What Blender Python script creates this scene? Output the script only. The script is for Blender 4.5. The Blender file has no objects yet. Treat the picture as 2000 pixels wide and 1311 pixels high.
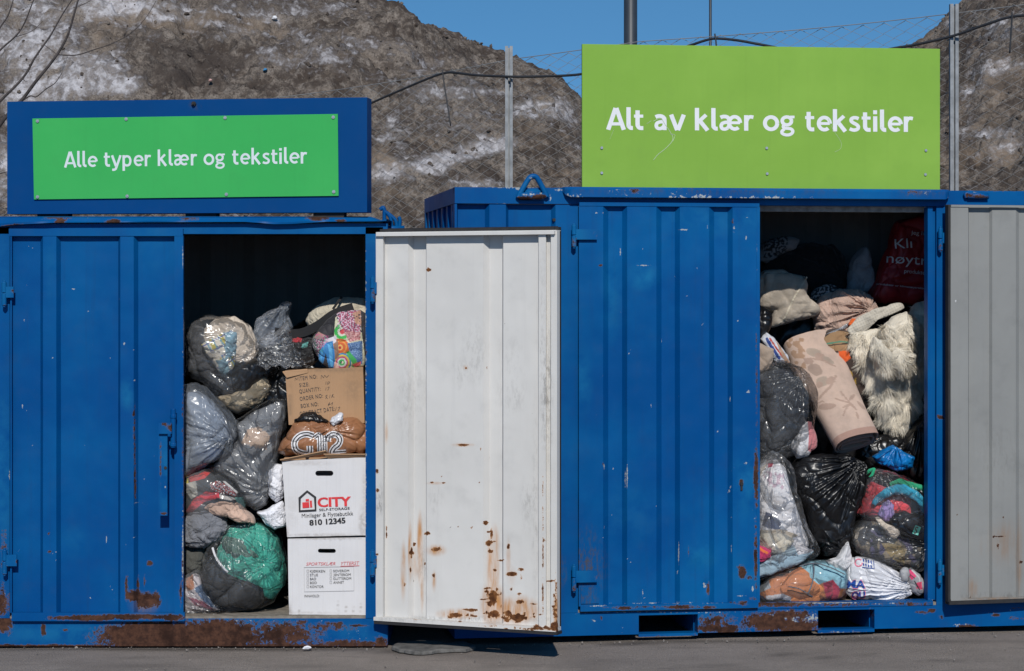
import bpy, bmesh, math, random
import numpy as np
from mathutils import Vector, Matrix
from mathutils.bvhtree import BVHTree

SC = bpy.context.scene
COL = SC.collection
R = math.radians
# ------------------------------------------------------------------ camera, sky, sun, exposure
CAM_D, EYE, FPX = 11.0, 1.73, 4345.0          # metres to the front of the containers, eye height, focal length in photo pixels
HX, HY = 1000.0, 576.0
cam_data = bpy.data.cameras.new('camera')
cam = bpy.data.objects.new('camera', cam_data); COL.objects.link(cam)
cam.location = (0, -CAM_D, EYE); cam.rotation_euler = (R(90), 0, 0)
cam_data.sensor_width = 36; cam_data.lens = 36 * FPX / 2000
cam_data.shift_y = -(655.5 - HY) / 2000
cam_data.clip_start = 0.1; cam_data.clip_end = 2000
SC.camera = cam
SUN_EL, SUN_AZ = 37.0, 3.0                    # sun behind the photographer, a touch to the right
W = bpy.data.worlds.new('World'); SC.world = W; W.use_nodes = True
wn, wl = W.node_tree.nodes, W.node_tree.links
sky = wn.new('ShaderNodeTexSky'); sky.sky_type = 'NISHITA'; sky.sun_disc = False
sky.sun_elevation = R(SUN_EL); sky.sun_rotation = R(180 - SUN_AZ)
sky.altitude = 300; sky.air_density = 0.75; sky.dust_density = 0.0; sky.ozone_density = 2.6
hsv = wn.new('ShaderNodeHueSaturation'); hsv.inputs['Saturation'].default_value = 1.2; hsv.inputs['Hue'].default_value = .488; hsv.inputs['Value'].default_value = 1.08
tcw = wn.new('ShaderNodeTexCoord'); lift = wn.new('ShaderNodeVectorMath'); lift.operation = 'ADD'; lift.inputs[1].default_value = (0, 0, .22)   # clear spring sky: little pale haze at the horizon
wl.new(tcw.outputs['Generated'], lift.inputs[0]); wl.new(lift.outputs[0], sky.inputs[0])
wl.new(sky.outputs[0], hsv.inputs['Color'])
wl.new(hsv.outputs[0], wn['Background'].inputs[0])
wn['Background'].inputs[1].default_value = 0.115
sl = bpy.data.lights.new('sun', 'SUN'); sl.energy = 3.7; sl.angle = R(0.53); sl.color = (1.0, 0.965, 0.91)
sun = bpy.data.objects.new('sun', sl); COL.objects.link(sun)
_sd = Vector((math.sin(R(SUN_AZ)) * math.cos(R(SUN_EL)), -math.cos(R(SUN_AZ)) * math.cos(R(SUN_EL)), math.sin(R(SUN_EL))))
sun.rotation_euler = _sd.to_track_quat('Z', 'Y').to_euler(); sun.location = (2, -20, 16)
SC.view_settings.view_transform = 'Standard'; SC.view_settings.look = 'None'
SC.view_settings.exposure = 0.0; SC.view_settings.gamma = 1.0
SC.render.engine = 'CYCLES'
SC.cycles.max_bounces = 12; SC.cycles.diffuse_bounces = 6; SC.cycles.transparent_max_bounces = 24; SC.cycles.use_denoising = True
SC.cycles.sample_clamp_indirect = 6.0; SC.cycles.sample_clamp_direct = 12.0; SC.cycles.caustics_reflective = False; SC.cycles.caustics_refractive = False

# ------------------------------------------------------------------ numeric helpers
rng = np.random.default_rng(7)
_G3 = rng.normal(size=(256, 3)); _G3 /= np.linalg.norm(_G3, axis=1)[:, None]
_P = rng.permutation(256)
def noise3(p):
    p = np.asarray(p, float); i = np.floor(p).astype(int); f = p - i
    u = f * f * f * (f * (f * 6 - 15) + 10); out = np.zeros(len(p))
    for dx in (0, 1):
        for dy in (0, 1):
            for dz in (0, 1):
                h = _P[(_P[(_P[(i[:, 0] + dx) & 255] + i[:, 1] + dy) & 255] + i[:, 2] + dz) & 255]
                g = _G3[h]; d = f - np.array([dx, dy, dz])
                w = np.where(dx, u[:, 0], 1 - u[:, 0]) * np.where(dy, u[:, 1], 1 - u[:, 1]) * np.where(dz, u[:, 2], 1 - u[:, 2])
                out += w * (g * d).sum(1)
    return out * 1.5
def fbm(p, oct=4, gain=0.5, lac=2.03):
    a, s = 1.0, 0.0; p = np.asarray(p, float).copy(); n = 0
    for k in range(oct):
        s = s + a * noise3(p + 17.3 * k); n += a; a *= gain; p = p * lac
    return s / n
def sstep(a, b, x):
    t = np.clip((x - a) / (b - a), 0, 1); return t * t * (3 - 2 * t)

class Frame:
    """A place in the world with its own left-right / depth / up axes."""
    def __init__(s, x, y, z=0.0, ang=0.0):
        s.o = np.array([x, y, z], float); s.a = ang; c, n = math.cos(ang), math.sin(ang)
        s.ex = np.array([c, n, 0]); s.ey = np.array([-n, c, 0]); s.ez = np.array([0, 0, 1.0])
    def W(s, v):
        v = np.asarray(v, float).reshape(-1, 3); return s.o + v[:, :1] * s.ex + v[:, 1:2] * s.ey + v[:, 2:3] * s.ez
    def pt(s, px, py, y=0.0):
        C = np.array([0, -CAM_D, EYE]); d = np.array([(px - HX) / FPX, 1.0, -(py - HY) / FPX])
        t = (y - (C - s.o) @ s.ey) / (d @ s.ey); q = C + d * t - s.o
        return np.array([q @ s.ex, y, q[2]])
    def u(s, px, y=0.0): return s.pt(px, 600, y)[0]
    def z(s, px, py, y=0.0): return s.pt(px, py, y)[2]
def proj(w):
    w = np.asarray(w, float).reshape(-1, 3); t = w[:, 1] + CAM_D
    return HX + FPX * w[:, 0] / t, HY - FPX * (w[:, 2] - EYE) / t
WORLD = Frame(0, 0)

# ------------------------------------------------------------------ mesh helpers
class MB:
    def __init__(s): s.v = []; s.f = []; s.n = 0
    def add(s, v, f):
        v = np.asarray(v, float).reshape(-1, 3); s.v.append(v); s.f += [tuple(int(i) + s.n for i in q) for q in f]; s.n += len(v); return s
    def grid(s, P):                            # P: rows x cols x 3
        r, c = P.shape[:2]; f = []
        for i in range(r - 1):
            for j in range(c - 1): a = i * c + j; f.append((a, a + 1, a + c + 1, a + c))
        return s.add(P.reshape(-1, 3), f)
    def box(s, x0, x1, y0, y1, z0, z1, st=9.0):
        xs, ys, zs = [np.linspace(a, b, max(2, int(math.ceil((b - a) / st)) + 1)) for a, b in ((x0, x1), (y0, y1), (z0, z1))]
        def g(A, B, k, val, flip):
            a, b = np.meshgrid(A, B, indexing='ij'); P = np.zeros(a.shape + (3,)); o = [0, 1, 2]; o.remove(k)
            P[..., o[0]] = a; P[..., o[1]] = b; P[..., k] = val
            s.grid(P[::-1] if flip else P)
        g(xs, ys, 2, z0, False); g(xs, ys, 2, z1, True); g(xs, zs, 1, y0, True); g(xs, zs, 1, y1, False); g(ys, zs, 0, x0, False); g(ys, zs, 0, x1, True)
        return s
    def tube(s, pts, r, sides=8, cap=True):
        pts = np.asarray(pts, float); n = len(pts); r = np.broadcast_to(np.asarray(r, float), (n,))
        T = np.gradient(pts, axis=0); T /= np.linalg.norm(T, axis=1)[:, None] + 1e-12
        ref = np.array([0, 0, 1.0]) if abs(T[0][2]) < .9 else np.array([1.0, 0, 0])
        N = np.cross(T[0], ref); N /= np.linalg.norm(N); rings = []
        for i in range(n):
            N = N - T[i] * (N @ T[i]); N /= np.linalg.norm(N) + 1e-12; B = np.cross(T[i], N)
            a = np.arange(sides) * 2 * math.pi / sides
            rings.append(pts[i] + r[i] * (np.cos(a)[:, None] * N + np.sin(a)[:, None] * B))
        f = [(i * sides + j, i * sides + (j + 1) % sides, (i + 1) * sides + (j + 1) % sides, (i + 1) * sides + j) for i in range(n - 1) for j in range(sides)]
        if cap: f += [tuple(range(sides))[::-1], tuple((n - 1) * sides + j for j in range(sides))]
        return s.add(np.concatenate(rings), f)
    def cyl(s, c, axis, r, h, sides=12):
        c = np.asarray(c, float); a = np.asarray(axis, float); a /= np.linalg.norm(a); return s.tube([c - a * h / 2, c + a * h / 2], r, sides)
    def plate(s, poly, y0, y1):                # polygon in x,z given clockwise or not, extruded in y
        n = len(poly); v = [(p[0], y0, p[1]) for p in poly] + [(p[0], y1, p[1]) for p in poly]
        f = [tuple(range(n)), tuple(range(2 * n - 1, n - 1, -1))] + [(i, n + i, n + (i + 1) % n, (i + 1) % n) for i in range(n)]
        return s.add(v, f)
    def arr(s): return np.concatenate(s.v) if s.v else np.zeros((0, 3))
    def build(s, name, mat, parent=None, frame=None, bevel=0.0, smooth=False, paint=None, attrs=None, merge=False, origin=None):
        """frame+parent: coordinates stay local to the parent; otherwise the mesh is put in world coordinates with its origin at its base."""
        V = s.arr(); me = bpy.data.meshes.new(name)
        Wd = frame.W(V) if frame is not None else V
        L = V if (parent is not None and parent.get('local')) else Wd
        ob = bpy.data.objects.new(name, me); COL.objects.link(ob)
        if parent is not None:
            ob.parent = parent
            if parent.get('local'): ob['local'] = 1
        if parent is None or not parent.get('local'):
            o = np.array([(Wd[:, 0].min() + Wd[:, 0].max()) / 2, (Wd[:, 1].min() + Wd[:, 1].max()) / 2, Wd[:, 2].min()]) if parent is None else np.array(parent['org'] if 'org' in parent.keys() else (0, 0, 0), float)
            L = Wd - o
            if parent is None: ob.location = o; ob['org'] = [float(q) for q in o]
        me.from_pydata(L.tolist(), [], s.f); me.update()
        for k, sh in (paint or {}).items(): setattr_f(me, k, field(Wd, sh))
        for k, a in (attrs or {}).items(): setattr_f(me, k, a)
        if merge:
            bm = bmesh.new(); bm.from_mesh(me); bmesh.ops.remove_doubles(bm, verts=bm.verts, dist=merge); bmesh.ops.recalc_face_normals(bm, faces=bm.faces); bm.to_mesh(me); bm.free()
        me.materials.append(mat)
        if smooth: me.polygons.foreach_set('use_smooth', [True] * len(me.polygons))
        if bevel:
            m = ob.modifiers.new('bevel', 'BEVEL'); m.width = bevel; m.segments = 2; m.limit_method = 'ANGLE'; m.angle_limit = R(40)
        return ob
def setattr_f(me, name, a):
    a = np.asarray(a, np.float32)
    if a.ndim == 1: at = me.attributes.new(name, 'FLOAT', 'POINT'); at.data.foreach_set('value', a)
    else:
        at = me.attributes.new(name, 'FLOAT_COLOR', 'POINT'); c = np.ones((len(a), 4), np.float32); c[:, :3] = a[:, :3]; at.data.foreach_set('color', c.ravel())
def field(Wd, shapes):
    """Soft spots laid on a surface: (px, py, rx, ry, strength[, tilt deg])."""
    x, y = proj(Wd); out = np.zeros(len(Wd))
    for sh in shapes:
        cx, cy, rx, ry, st = sh[:5]; dx, dy = x - cx, y - cy
        if len(sh) > 5: c, n = math.cos(R(sh[5])), math.sin(R(sh[5])); dx, dy = dx * c + dy * n, -dx * n + dy * c
        d = np.sqrt((dx / rx) ** 2 + (dy / ry) ** 2); out = np.maximum(out, st * np.clip(1.35 - d, 0, 1))
    return out
def tag(o, label=None, cat=None, group=None, kind=None):
    if label: o['label'] = label
    if cat: o['category'] = cat
    if group: o['group'] = group
    if kind: o['kind'] = kind
    return o
def empty(name, frame, label, cat, group=None):
    o = bpy.data.objects.new(name, None); COL.objects.link(o); o.location = frame.o; o.rotation_euler = (0, 0, frame.a); o.empty_display_size = .2
    o['local'] = 1; return tag(o, label, cat, group)

# ------------------------------------------------------------------ writing
wspace = 1.0; xheight = 1.0
def text_mesh(txt, bold=0.0, xs=1.0, shear=0.0, space=1.0):
    c = bpy.data.curves.new('lettering', 'FONT'); c.body = txt; c.size = 1; c.offset = bold; c.shear = shear; c.space_character = space; c.space_word = wspace; c.resolution_u = 4
    c.fill_mode = 'FRONT'
    o = bpy.data.objects.new('lettering', c); COL.objects.link(o); dg = bpy.context.evaluated_depsgraph_get(); dg.update()
    me = bpy.data.meshes.new_from_object(o.evaluated_get(dg)); bpy.data.objects.remove(o); bpy.data.curves.remove(c)
    v = np.array([q.co[:] for q in me.vertices]); f = [tuple(p.vertices) for p in me.polygons]; bpy.data.meshes.remove(me)
    v[:, 0] *= xs; v[:, 0] -= v[:, 0].min()
    y = v[:, 1]; k = .49; v[:, 1] = np.where(y < 0, y, np.where(y < k, y * xheight, k * xheight + (y - k) * (.727 - k * xheight) / (.727 - k))); return v, f
copies_w = .021
def _text_at(mb, v, f, fr, y, p0, p1, hpx, wid):
    a = fr.pt(p0[0], p0[1], y); b = fr.pt(p1[0], p1[1], y); e = b - a; L = np.linalg.norm(e); e /= L; up = np.array([-e[2], 0, e[0]]); h = hpx / FPX * CAM_D
    q = a + np.outer(v[:, 0] / wid * L, e) + np.outer(v[:, 1] / 0.727 * h, up); q[:, 1] = y; mb.add(q, f)
def text_px(mb, txt, fr, y, p0, p1, hpx, bold=0.0, shear=0.0, space=1.0, copies=0):
    """Letters on the plane depth=y of a frame: baseline from photo point p0 to p1, capital height hpx photo pixels."""
    v, f = text_mesh(txt, bold, 1.0, shear, space)
    if copies:                                 # heavier strokes: the same letters laid side by side, a hair apart in depth
        for k in range(copies + 1):
            d = copies_w * (k / copies - .5) * 2; vv, ff = v.copy(), f; vv[:, 0] += d + copies_w; _text_at(mb, vv, ff, fr, y - .0002 * k, p0, p1, hpx, v[:, 0].max() + 2 * copies_w)
        return mb
    a = fr.pt(p0[0], p0[1], y); b = fr.pt(p1[0], p1[1], y); e = b - a; L = np.linalg.norm(e); e /= L
    up = np.array([-e[2], 0, e[0]]); h = hpx / FPX * CAM_D * 1.0
    q = a + np.outer(v[:, 0] / v[:, 0].max() * L, e) + np.outer(v[:, 1] / 0.727 * h, up); q[:, 1] = y
    return mb.add(q, [t[::-1] for t in f] if False else f)
def stroke(mb, pts, w, y=0.0, closed=False):
    """A ribbon of width w along 2-D points, laid in the x,z plane at depth y."""
    p = np.asarray(pts, float)
    T = np.gradient(p, axis=0) if not closed else np.roll(p, -1, 0) - np.roll(p, 1, 0)
    T /= np.linalg.norm(T, axis=1)[:, None] + 1e-9; N = np.stack([-T[:, 1], T[:, 0]], 1) * w / 2
    a, b = p + N, p - N; n = len(p); v = [(q[0], y, q[1]) for q in a] + [(q[0], y, q[1]) for q in b]
    m = n if closed else n - 1
    return mb.add(v, [(i, (i + 1) % n, n + (i + 1) % n, n + i) for i in range(m)])
def smooth_line(pts, n=8, closed=False):
    p = np.asarray(pts, float); out = []; m = len(p)
    for i in range(m if closed else m - 1):
        p0, p1, p2, p3 = (p[(i + k) % m] if closed else p[min(max(i + k, 0), m - 1)] for k in (-1, 0, 1, 2))
        for t in np.linspace(0, 1, n, endpoint=False):
            out.append(.5 * ((2 * p1) + (-p0 + p2) * t + (2 * p0 - 5 * p1 + 4 * p2 - p3) * t * t + (-p0 + 3 * p1 - 3 * p2 + p3) * t ** 3))
    if not closed: out.append(p[-1])
    return np.array(out)

# upright humanist letters of the two signs, drawn as pen strokes: (kind, points, width factor); cap height = 1
def _el(cx, cy, rx, ry, a0=0, a1=360, n=28): return [(cx + rx * math.cos(R(a)), cy + ry * math.sin(R(a))) for a in np.linspace(a0, a1, n)]
GLYPH = {'A': (.80, [([(.07, 0), (.385, 1.0)], 1), ([(.73, 0), (.415, 1.0)], 1), ([(.2, .27), (.6, .27)], .8)]),
 'l': (.34, [([(.13, 1.04), (.13, .26), (.15, .16), (.215, .09), (.31, .085)], 1)]), 't': (.48, [([(.17, .90), (.17, .27), (.19, .17), (.26, .09), (.41, .085)], 1), ([(.02, .635), (.41, .635)], .78)]),
 'a': (.68, [([(.09, .60), (.20, .645), (.34, .64), (.44, .57), (.47, .45), (.47, .0)], .95), ([(.47, .38), (.30, .38), (.16, .32), (.12, .20), (.17, .09), (.29, .07), (.40, .13), (.47, .24)], .85)]),
 'v': (.68, [([(.07, .72), (.325, .0)], 1), ([(.61, .72), (.355, .0)], 1)]), 'k': (.70, [([(.13, 1.04), (.13, 0)], 1), ([(.16, .36), (.52, .72)], .9), ([(.27, .42), (.58, 0)], 1)]),
 'æ': (1.06, [([(.09, .60), (.20, .645), (.34, .64), (.43, .57), (.46, .45), (.46, .10)], .95), ([(.46, .38), (.30, .38), (.16, .32), (.12, .20), (.17, .09), (.29, .07), (.40, .13), (.46, .24)], .85), ([(.48, .365), (.93, .365)], .72), (_el(.70, .36, .235, .285, 0, 312), .9)]),
 'r': (.47, [([(.13, .72), (.13, 0)], 1), ([(.15, .46), (.21, .59), (.31, .645), (.44, .625)], .9)]), 'o': (.74, [(_el(.37, .36, .265, .285), .95)]),
 'g': (.72, [(_el(.31, .47, .20, .185), .85), ([(.40, .64), (.50, .655), (.64, .655)], .68), ([(.22, .30), (.155, .225), (.19, .145), (.32, .125), (.48, .10), (.56, .015), (.53, -.10), (.40, -.175), (.24, -.175), (.11, -.11), (.10, -.01), (.20, .09)], .78)]),
 'e': (.70, [([(.14, .365), (.60, .365)], .72), (_el(.37, .36, .245, .285, 0, 312), .92)]), 's': (.57, [([(.46, .60), (.36, .64), (.25, .645), (.15, .59), (.14, .49), (.22, .41), (.36, .33), (.44, .24), (.42, .13), (.32, .075), (.20, .075), (.07, .13)], .88)]),
 'i': (.30, [([(.13, .72), (.13, 0)], 1), ([(.045, .91), (.215, .91)], 1)]), 'y': (.68, [([(.07, .72), (.325, .02)], 1), ([(.61, .72), (.33, -.06), (.27, -.155), (.18, -.19), (.07, -.185)], .95)]),
 'p': (.72, [([(.13, .72), (.13, -.27)], 1), ([(.14, .52), (.23, .62), (.37, .645), (.50, .57), (.56, .36), (.50, .14), (.37, .07), (.24, .09), (.14, .16)], .92)]), ' ': (.36, [])}
def sign_text(parent, mat, txt, fr, y, p0, p1, hpx, wt):
    a = fr.pt(p0[0], p0[1], y); b = fr.pt(p1[0], p1[1], y); e = b - a; L = np.linalg.norm(e); e /= L; up = np.array([-e[2], 0, e[0]]); h = hpx / FPX * CAM_D; tot = sum(GLYPH[c][0] for c in txt) - .06; x = 0; k = 0; mb = MB()
    for c in txt + ' ':
        if c == ' ': mb.build('lettering', mat, parent, fr); mb = MB()
        for pts, f in GLYPH[c][1]:
            p = np.array(pts, float); p = smooth_line(p, 6) if 3 <= len(p) < 20 else p; m = MB(); stroke(m, p, wt * f); q = m.arr(); q = a + np.outer((q[:, 0] + x - .03) * L / tot, e) + np.outer(q[:, 2] * h, up); n_ = len(q) // 2; q[:, 1] = y - .00016 * (k % 5) - .00013 * np.tile(np.linspace(0, 1, n_), 2); mb.add(q, m.f); k += 1
        x += GLYPH[c][0]
# ------------------------------------------------------------------ materials
class NT:
    def __init__(s, name):
        s.m = bpy.data.materials.new(name); s.m.use_nodes = True; s.t = s.m.node_tree; s.n = s.t.nodes; s.l = s.t.links
        s.b = s.n['Principled BSDF']; s.out = s.n['Material Output']; s.tc = s.n.new('ShaderNodeTexCoord')
    def set(s, sock, v):
        if hasattr(v, 'is_output') or hasattr(v, 'links'): s.l.new(v, sock)
        elif isinstance(v, (tuple, list)) and len(v) == 3 and sock.type == 'RGBA': sock.default_value = (*v, 1)
        else: sock.default_value = v
    def math(s, op, a, b=0.0, clamp=False):
        n = s.n.new('ShaderNodeMath'); n.operation = op; n.use_clamp = clamp; s.set(n.inputs[0], a); s.set(n.inputs[1], b); return n.outputs[0]
    def mapr(s, x, a, b, c=0.0, d=1.0, smooth=True):
        n = s.n.new('ShaderNodeMapRange'); n.interpolation_type = 'SMOOTHSTEP' if smooth else 'LINEAR'; s.set(n.inputs[0], x)
        for i, q in enumerate((a, b, c, d)): n.inputs[i + 1].default_value = q
        return n.outputs[0]
    def mix(s, f, a, b, mode='MIX'):
        n = s.n.new('ShaderNodeMix'); n.data_type = 'RGBA'; n.blend_type = mode; s.set(n.inputs[0], f); s.set(n.inputs[6], a); s.set(n.inputs[7], b); return n.outputs[2]
    def noise(s, scale, detail=4, rough=.55, dist=0.0, vec=None, col=False):
        n = s.n.new('ShaderNodeTexNoise'); n.inputs['Scale'].default_value = scale; n.inputs['Detail'].default_value = detail
        n.inputs['Roughness'].default_value = rough; n.inputs['Distortion'].default_value = dist; s.l.new(vec or s.tc.outputs['Object'], n.inputs['Vector']); return n.outputs[1 if col else 0]
    def voro(s, scale, feature='F1', vec=None, out='Distance'):
        n = s.n.new('ShaderNodeTexVoronoi'); n.feature = feature; n.inputs['Scale'].default_value = scale; s.l.new(vec or s.tc.outputs['Object'], n.inputs['Vector']); return n.outputs[out]
    def vec(s, scale=(1, 1, 1), rot=(0, 0, 0), src=None):
        n = s.n.new('ShaderNodeMapping'); n.inputs['Scale'].default_value = scale; n.inputs['Rotation'].default_value = rot; s.l.new(src or s.tc.outputs['Object'], n.inputs[0]); return n.outputs[0]
    def attr(s, name, col=False):
        n = s.n.new('ShaderNodeAttribute'); n.attribute_name = name; return n.outputs['Color' if col else 'Fac']
    def bump(s, h, dist=.002, strength=1.0, prev=None):
        n = s.n.new('ShaderNodeBump'); n.inputs['Distance'].default_value = dist; n.inputs['Strength'].default_value = strength; s.set(n.inputs['Height'], h)
        if prev is not None: s.l.new(prev, n.inputs['Normal'])
        return n.outputs[0]
    def fin(s, col=None, rough=None, normal=None, **kw):
        if col is not None: s.set(s.b.inputs['Base Color'], col)
        if rough is not None: s.set(s.b.inputs['Roughness'], rough)
        if normal is not None: s.l.new(normal, s.b.inputs['Normal'])
        for k, v in kw.items(): s.set(s.b.inputs[k.replace('_', ' ')], v)
        return s.m

def mat_paint(name, base, fade, chip=(.33, .36, .37), rough=.42, grime=.25, streak=.25, halo=(.20, .13, .09), edge=.35, rcol=((.040, .020, .015), (.088, .041, .026))):
    """Old sheet-metal paint: fading, grime, runs, chips and rust where the 'rust' attribute of the mesh is high."""
    t = NT(name); big = t.noise(1.3, 5, .6); fine = t.noise(38, 6, .65); mid = t.noise(9, 6, .6)
    c = t.mix(t.mapr(big, .38, .72), base, fade)
    run = t.noise(1.0, 5, .6, vec=t.vec((34, 34, 1.1)))
    c = t.mix(t.math('MULTIPLY', t.mapr(run, .52, .8), streak), c, tuple(q * .55 + .01 for q in base))
    c = t.mix(t.math('MULTIPLY', t.mapr(mid, .5, .78), grime), c, (.05, .055, .06))
    dirt = t.attr('dirt'); c = t.mix(t.math('MULTIPLY', dirt, t.math('MULTIPLY', t.mapr(t.noise(55, 6, .75, vec=t.vec((1, 1, .35))), .44, .62), t.mapr(mid, .3, .6, .25, 1.0)), True), c, (.07, .06, .05))
    scuff = t.attr('fade'); c = t.mix(t.math('MULTIPLY', scuff, t.mapr(mid, .3, .65), True), c, (min(1, fade[0] * 1.2 + .004), min(1, fade[1] * 1.35), min(1, fade[2] * 1.08)))
    r = t.attr('rust')
    f = t.math('ADD', r, t.math('MULTIPLY', t.math('SUBTRACT', t.math('ADD', t.math('MULTIPLY', t.noise(22, 10, .74, .8), .6), t.math('MULTIPLY', t.noise(75, 6, .7, .5), .4)), .5), 2.8))
    f = t.math('MULTIPLY', f, t.mapr(r, .02, .22))
    ch = t.math('ADD', t.attr('chip'), t.math('MULTIPLY', t.math('SUBTRACT', t.noise(60, 6, .7), .5), 1.6))
    ch = t.math('MULTIPLY', ch, t.mapr(t.attr('chip'), .02, .2))
    c = t.mix(t.mapr(ch, .52, .6), c, chip)
    rc = t.mix(t.mapr(fine, .35, .65), rcol[0], rcol[1]); rc = t.mix(t.mapr(mid, .48, .66), rc, tuple(q * .7 for q in rcol[0]))
    c = t.mix(t.math('MULTIPLY', t.mapr(t.attr('stain'), .05, .9), t.mapr(t.noise(14, 5, .6, vec=t.vec((3, 3, .5))), .3, .7, .25, .95)), c, halo)
    c = t.mix(t.mapr(f, .30, .47, 0, edge), c, halo); c = t.mix(t.mapr(f, .44, .52), c, rc)
    rust = t.mapr(f, .44, .54)
    ro = t.math('ADD', t.math('ADD', rough, t.math('MULTIPLY', t.math('SUBTRACT', mid, .5), .25)), t.math('MULTIPLY', rust, .45), True)
    h = t.math('ADD', t.math('MULTIPLY', rust, t.mapr(fine, .2, .8, -.6, .5)), t.math('MULTIPLY', fine, .06))
    n = t.bump(h, .0016, .8); n = t.bump(t.noise(3.2, 3, .5), .012, .35, n)
    return t.fin(c, ro, n, Specular_IOR_Level=.10)
M = {}
M['blue'] = mat_paint('blue container paint', (.0004, .059, .215), (.0015, .088, .262), grime=.06)
M['blue_b'] = mat_paint('blue container paint of second box', (.0004, .061, .222), (.0015, .096, .28), grime=.06)
M['white'] = mat_paint('white door paint', (.575, .56, .535), (.63, .615, .59), (.2, .18, .16), grime=.10, streak=.10, rough=.5, halo=(.46, .21, .06), edge=.75, rcol=((.075, .030, .015), (.19, .078, .028)))
M['grey'] = mat_paint('grey door paint', (.225, .228, .222), (.255, .258, .25), (.5, .5, .5), grime=.14, streak=.14, rough=.55, halo=(.25, .14, .07))
M['inside'] = mat_paint('dark inner wall paint', (.26, .245, .225), (.30, .28, .26), grime=.2, rough=.8)
M['sign_blue'] = mat_paint('blue sign backing', (.0004, .047, .175), (.0006, .052, .19), grime=.05, streak=.04, rough=.45)

def mat_plain(name, col, rough=.5, var=.15, scale=12, bump=.0, bscale=60, metal=0.0, **kw):
    t = NT(name); n = t.noise(scale, 5, .6); c = t.mix(t.mapr(n, .3, .7), tuple(q * (1 - var) for q in col), tuple(min(1, q * (1 + var)) for q in col))
    return t.fin(c, rough, t.bump(t.noise(bscale, 4, .6), bump) if bump else None, Metallic=metal, **kw)
M['green_a'] = mat_paint('green sign face', (.044, .375, .092), (.052, .40, .10), grime=.05, streak=.10, rough=.36)
M['green_b'] = mat_paint('lime sign face', (.205, .38, .058), (.24, .425, .07), grime=.05, streak=.10, rough=.36)
M['letter'] = mat_plain('white letters', (.70, .71, .73), .5, .03)
M['letter_a'] = mat_plain('grey white letters', (.60, .66, .68), .5, .03)
M['ink'] = mat_plain('black ink', (.016, .015, .017), .6, .1)
M['ink_grey'] = mat_plain('faded black ink', (.045, .042, .042), .7, .2)
M['ink_red'] = mat_plain('red ink', (.62, .03, .035), .6, .1)
M['ink_redpen'] = mat_plain('red marker', (.62, .10, .11), .6, .1)
M['ink_white'] = mat_plain('white print', (.72, .70, .70), .5, .05)
M['ink_blue'] = mat_plain('blue print', (.01, .06, .28), .45, .1)
M['ink_pink'] = mat_plain('pink print', (.72, .2, .28), .45, .1)
M['scratch'] = mat_plain('scraped paint', (.42, .52, .34), .6, .1)
M['screw'] = mat_plain('steel screw', (.5, .5, .5), .35, .1, metal=.7)
M['galv'] = mat_plain('galvanised steel', (.23, .24, .25), .55, .22, 14, .0006, 40, metal=.25)
M['wire'] = mat_plain('grey fence wire', (.20, .20, .20), .6, .2, 4)
M['rubber'] = mat_plain('black rubber', (.016, .015, .016), .75, .3, 20, .0008, 60)
M['pole'] = mat_plain('dark grey pole paint', (.028, .035, .045), .45, .1, 6)
M['bark'] = mat_plain('grey brown bark', (.055, .045, .042), .9, .35, 30, .003, 50)
M['cable'] = mat_plain('black cable sheath', (.022, .022, .024), .5, .2)
def mat_card(name, col, var=.06):
    t = NT(name); n = t.noise(3, 5, .6); line = t.noise(1.0, 3, .5, vec=t.vec((150, 150, 1.5))); c = t.mix(t.mapr(n, .3, .7), tuple(q * (1 - var) for q in col), tuple(q * (1 + var) for q in col))
    c = t.mix(t.math('MULTIPLY', t.mapr(line, .5, .7), .12), c, tuple(q * .7 for q in col)); c = t.mix(t.math('MULTIPLY', t.attr('dirt'), t.mapr(t.noise(30, 5, .7), .3, .6), True), c, (.16, .11, .07))
    return t.fin(c, .82, t.bump(t.math('ADD', line, t.math('MULTIPLY', n, 2)), .0012))
M['card'] = mat_card('brown cardboard', (.40, .235, .125))
M['card_white'] = mat_card('white printed cardboard', (.63, .615, .615), .03)
M['dark_hole'] = mat_plain('shaded box inside', (.05, .045, .045), .9)

def crinkle(t, scale=9, amt=1.0, stretch=(1, 1, 1), rot=(0, 0, 0)):
    """Height of creased film: warped cells with sharp valleys at two sizes, plus soft folds."""
    src = t.vec(stretch, rot); w = t.n.new('ShaderNodeMix'); w.data_type = 'VECTOR'; w.inputs[0].default_value = .16
    t.l.new(src, w.inputs[4]); t.l.new(t.noise(scale * .6, 4, .6, vec=src, col=True), w.inputs[5]); v = w.outputs[1]
    a = t.voro(scale, vec=v); b = t.voro(scale * 2.7, vec=v); c = t.noise(scale * .8, 3, .5, vec=v)
    return t.math('MULTIPLY', t.math('ADD', t.math('ADD', a, t.math('MULTIPLY', b, .20)), t.math('MULTIPLY', c, .8)), amt)
def mat_bag(name, col, rough=.24, scale=9, dist=.014, stretch=(1, 1, .45), rot=(0, 0, 0), var=.3, attr=False, spec=.5):
    t = NT(name); h = crinkle(t, scale, 1, stretch, rot); n = t.noise(4, 4, .6)
    c = t.mix(t.mapr(n, .3, .7), tuple(q * (1 - var) for q in col), tuple(min(1, q * (1 + var)) for q in col))
    if attr: c = t.attr('col', True)
    return t.fin(c, rough, t.bump(h, dist, .9), Specular_IOR_Level=spec)
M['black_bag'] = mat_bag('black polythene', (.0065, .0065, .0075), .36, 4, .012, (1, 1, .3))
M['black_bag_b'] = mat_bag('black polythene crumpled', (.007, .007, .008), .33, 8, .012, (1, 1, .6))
M['white_bag'] = mat_bag('white polythene', (.62, .62, .65), .3, 8, .008, (1, 1, .3), (0, 1.2, 0), .06)
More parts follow.
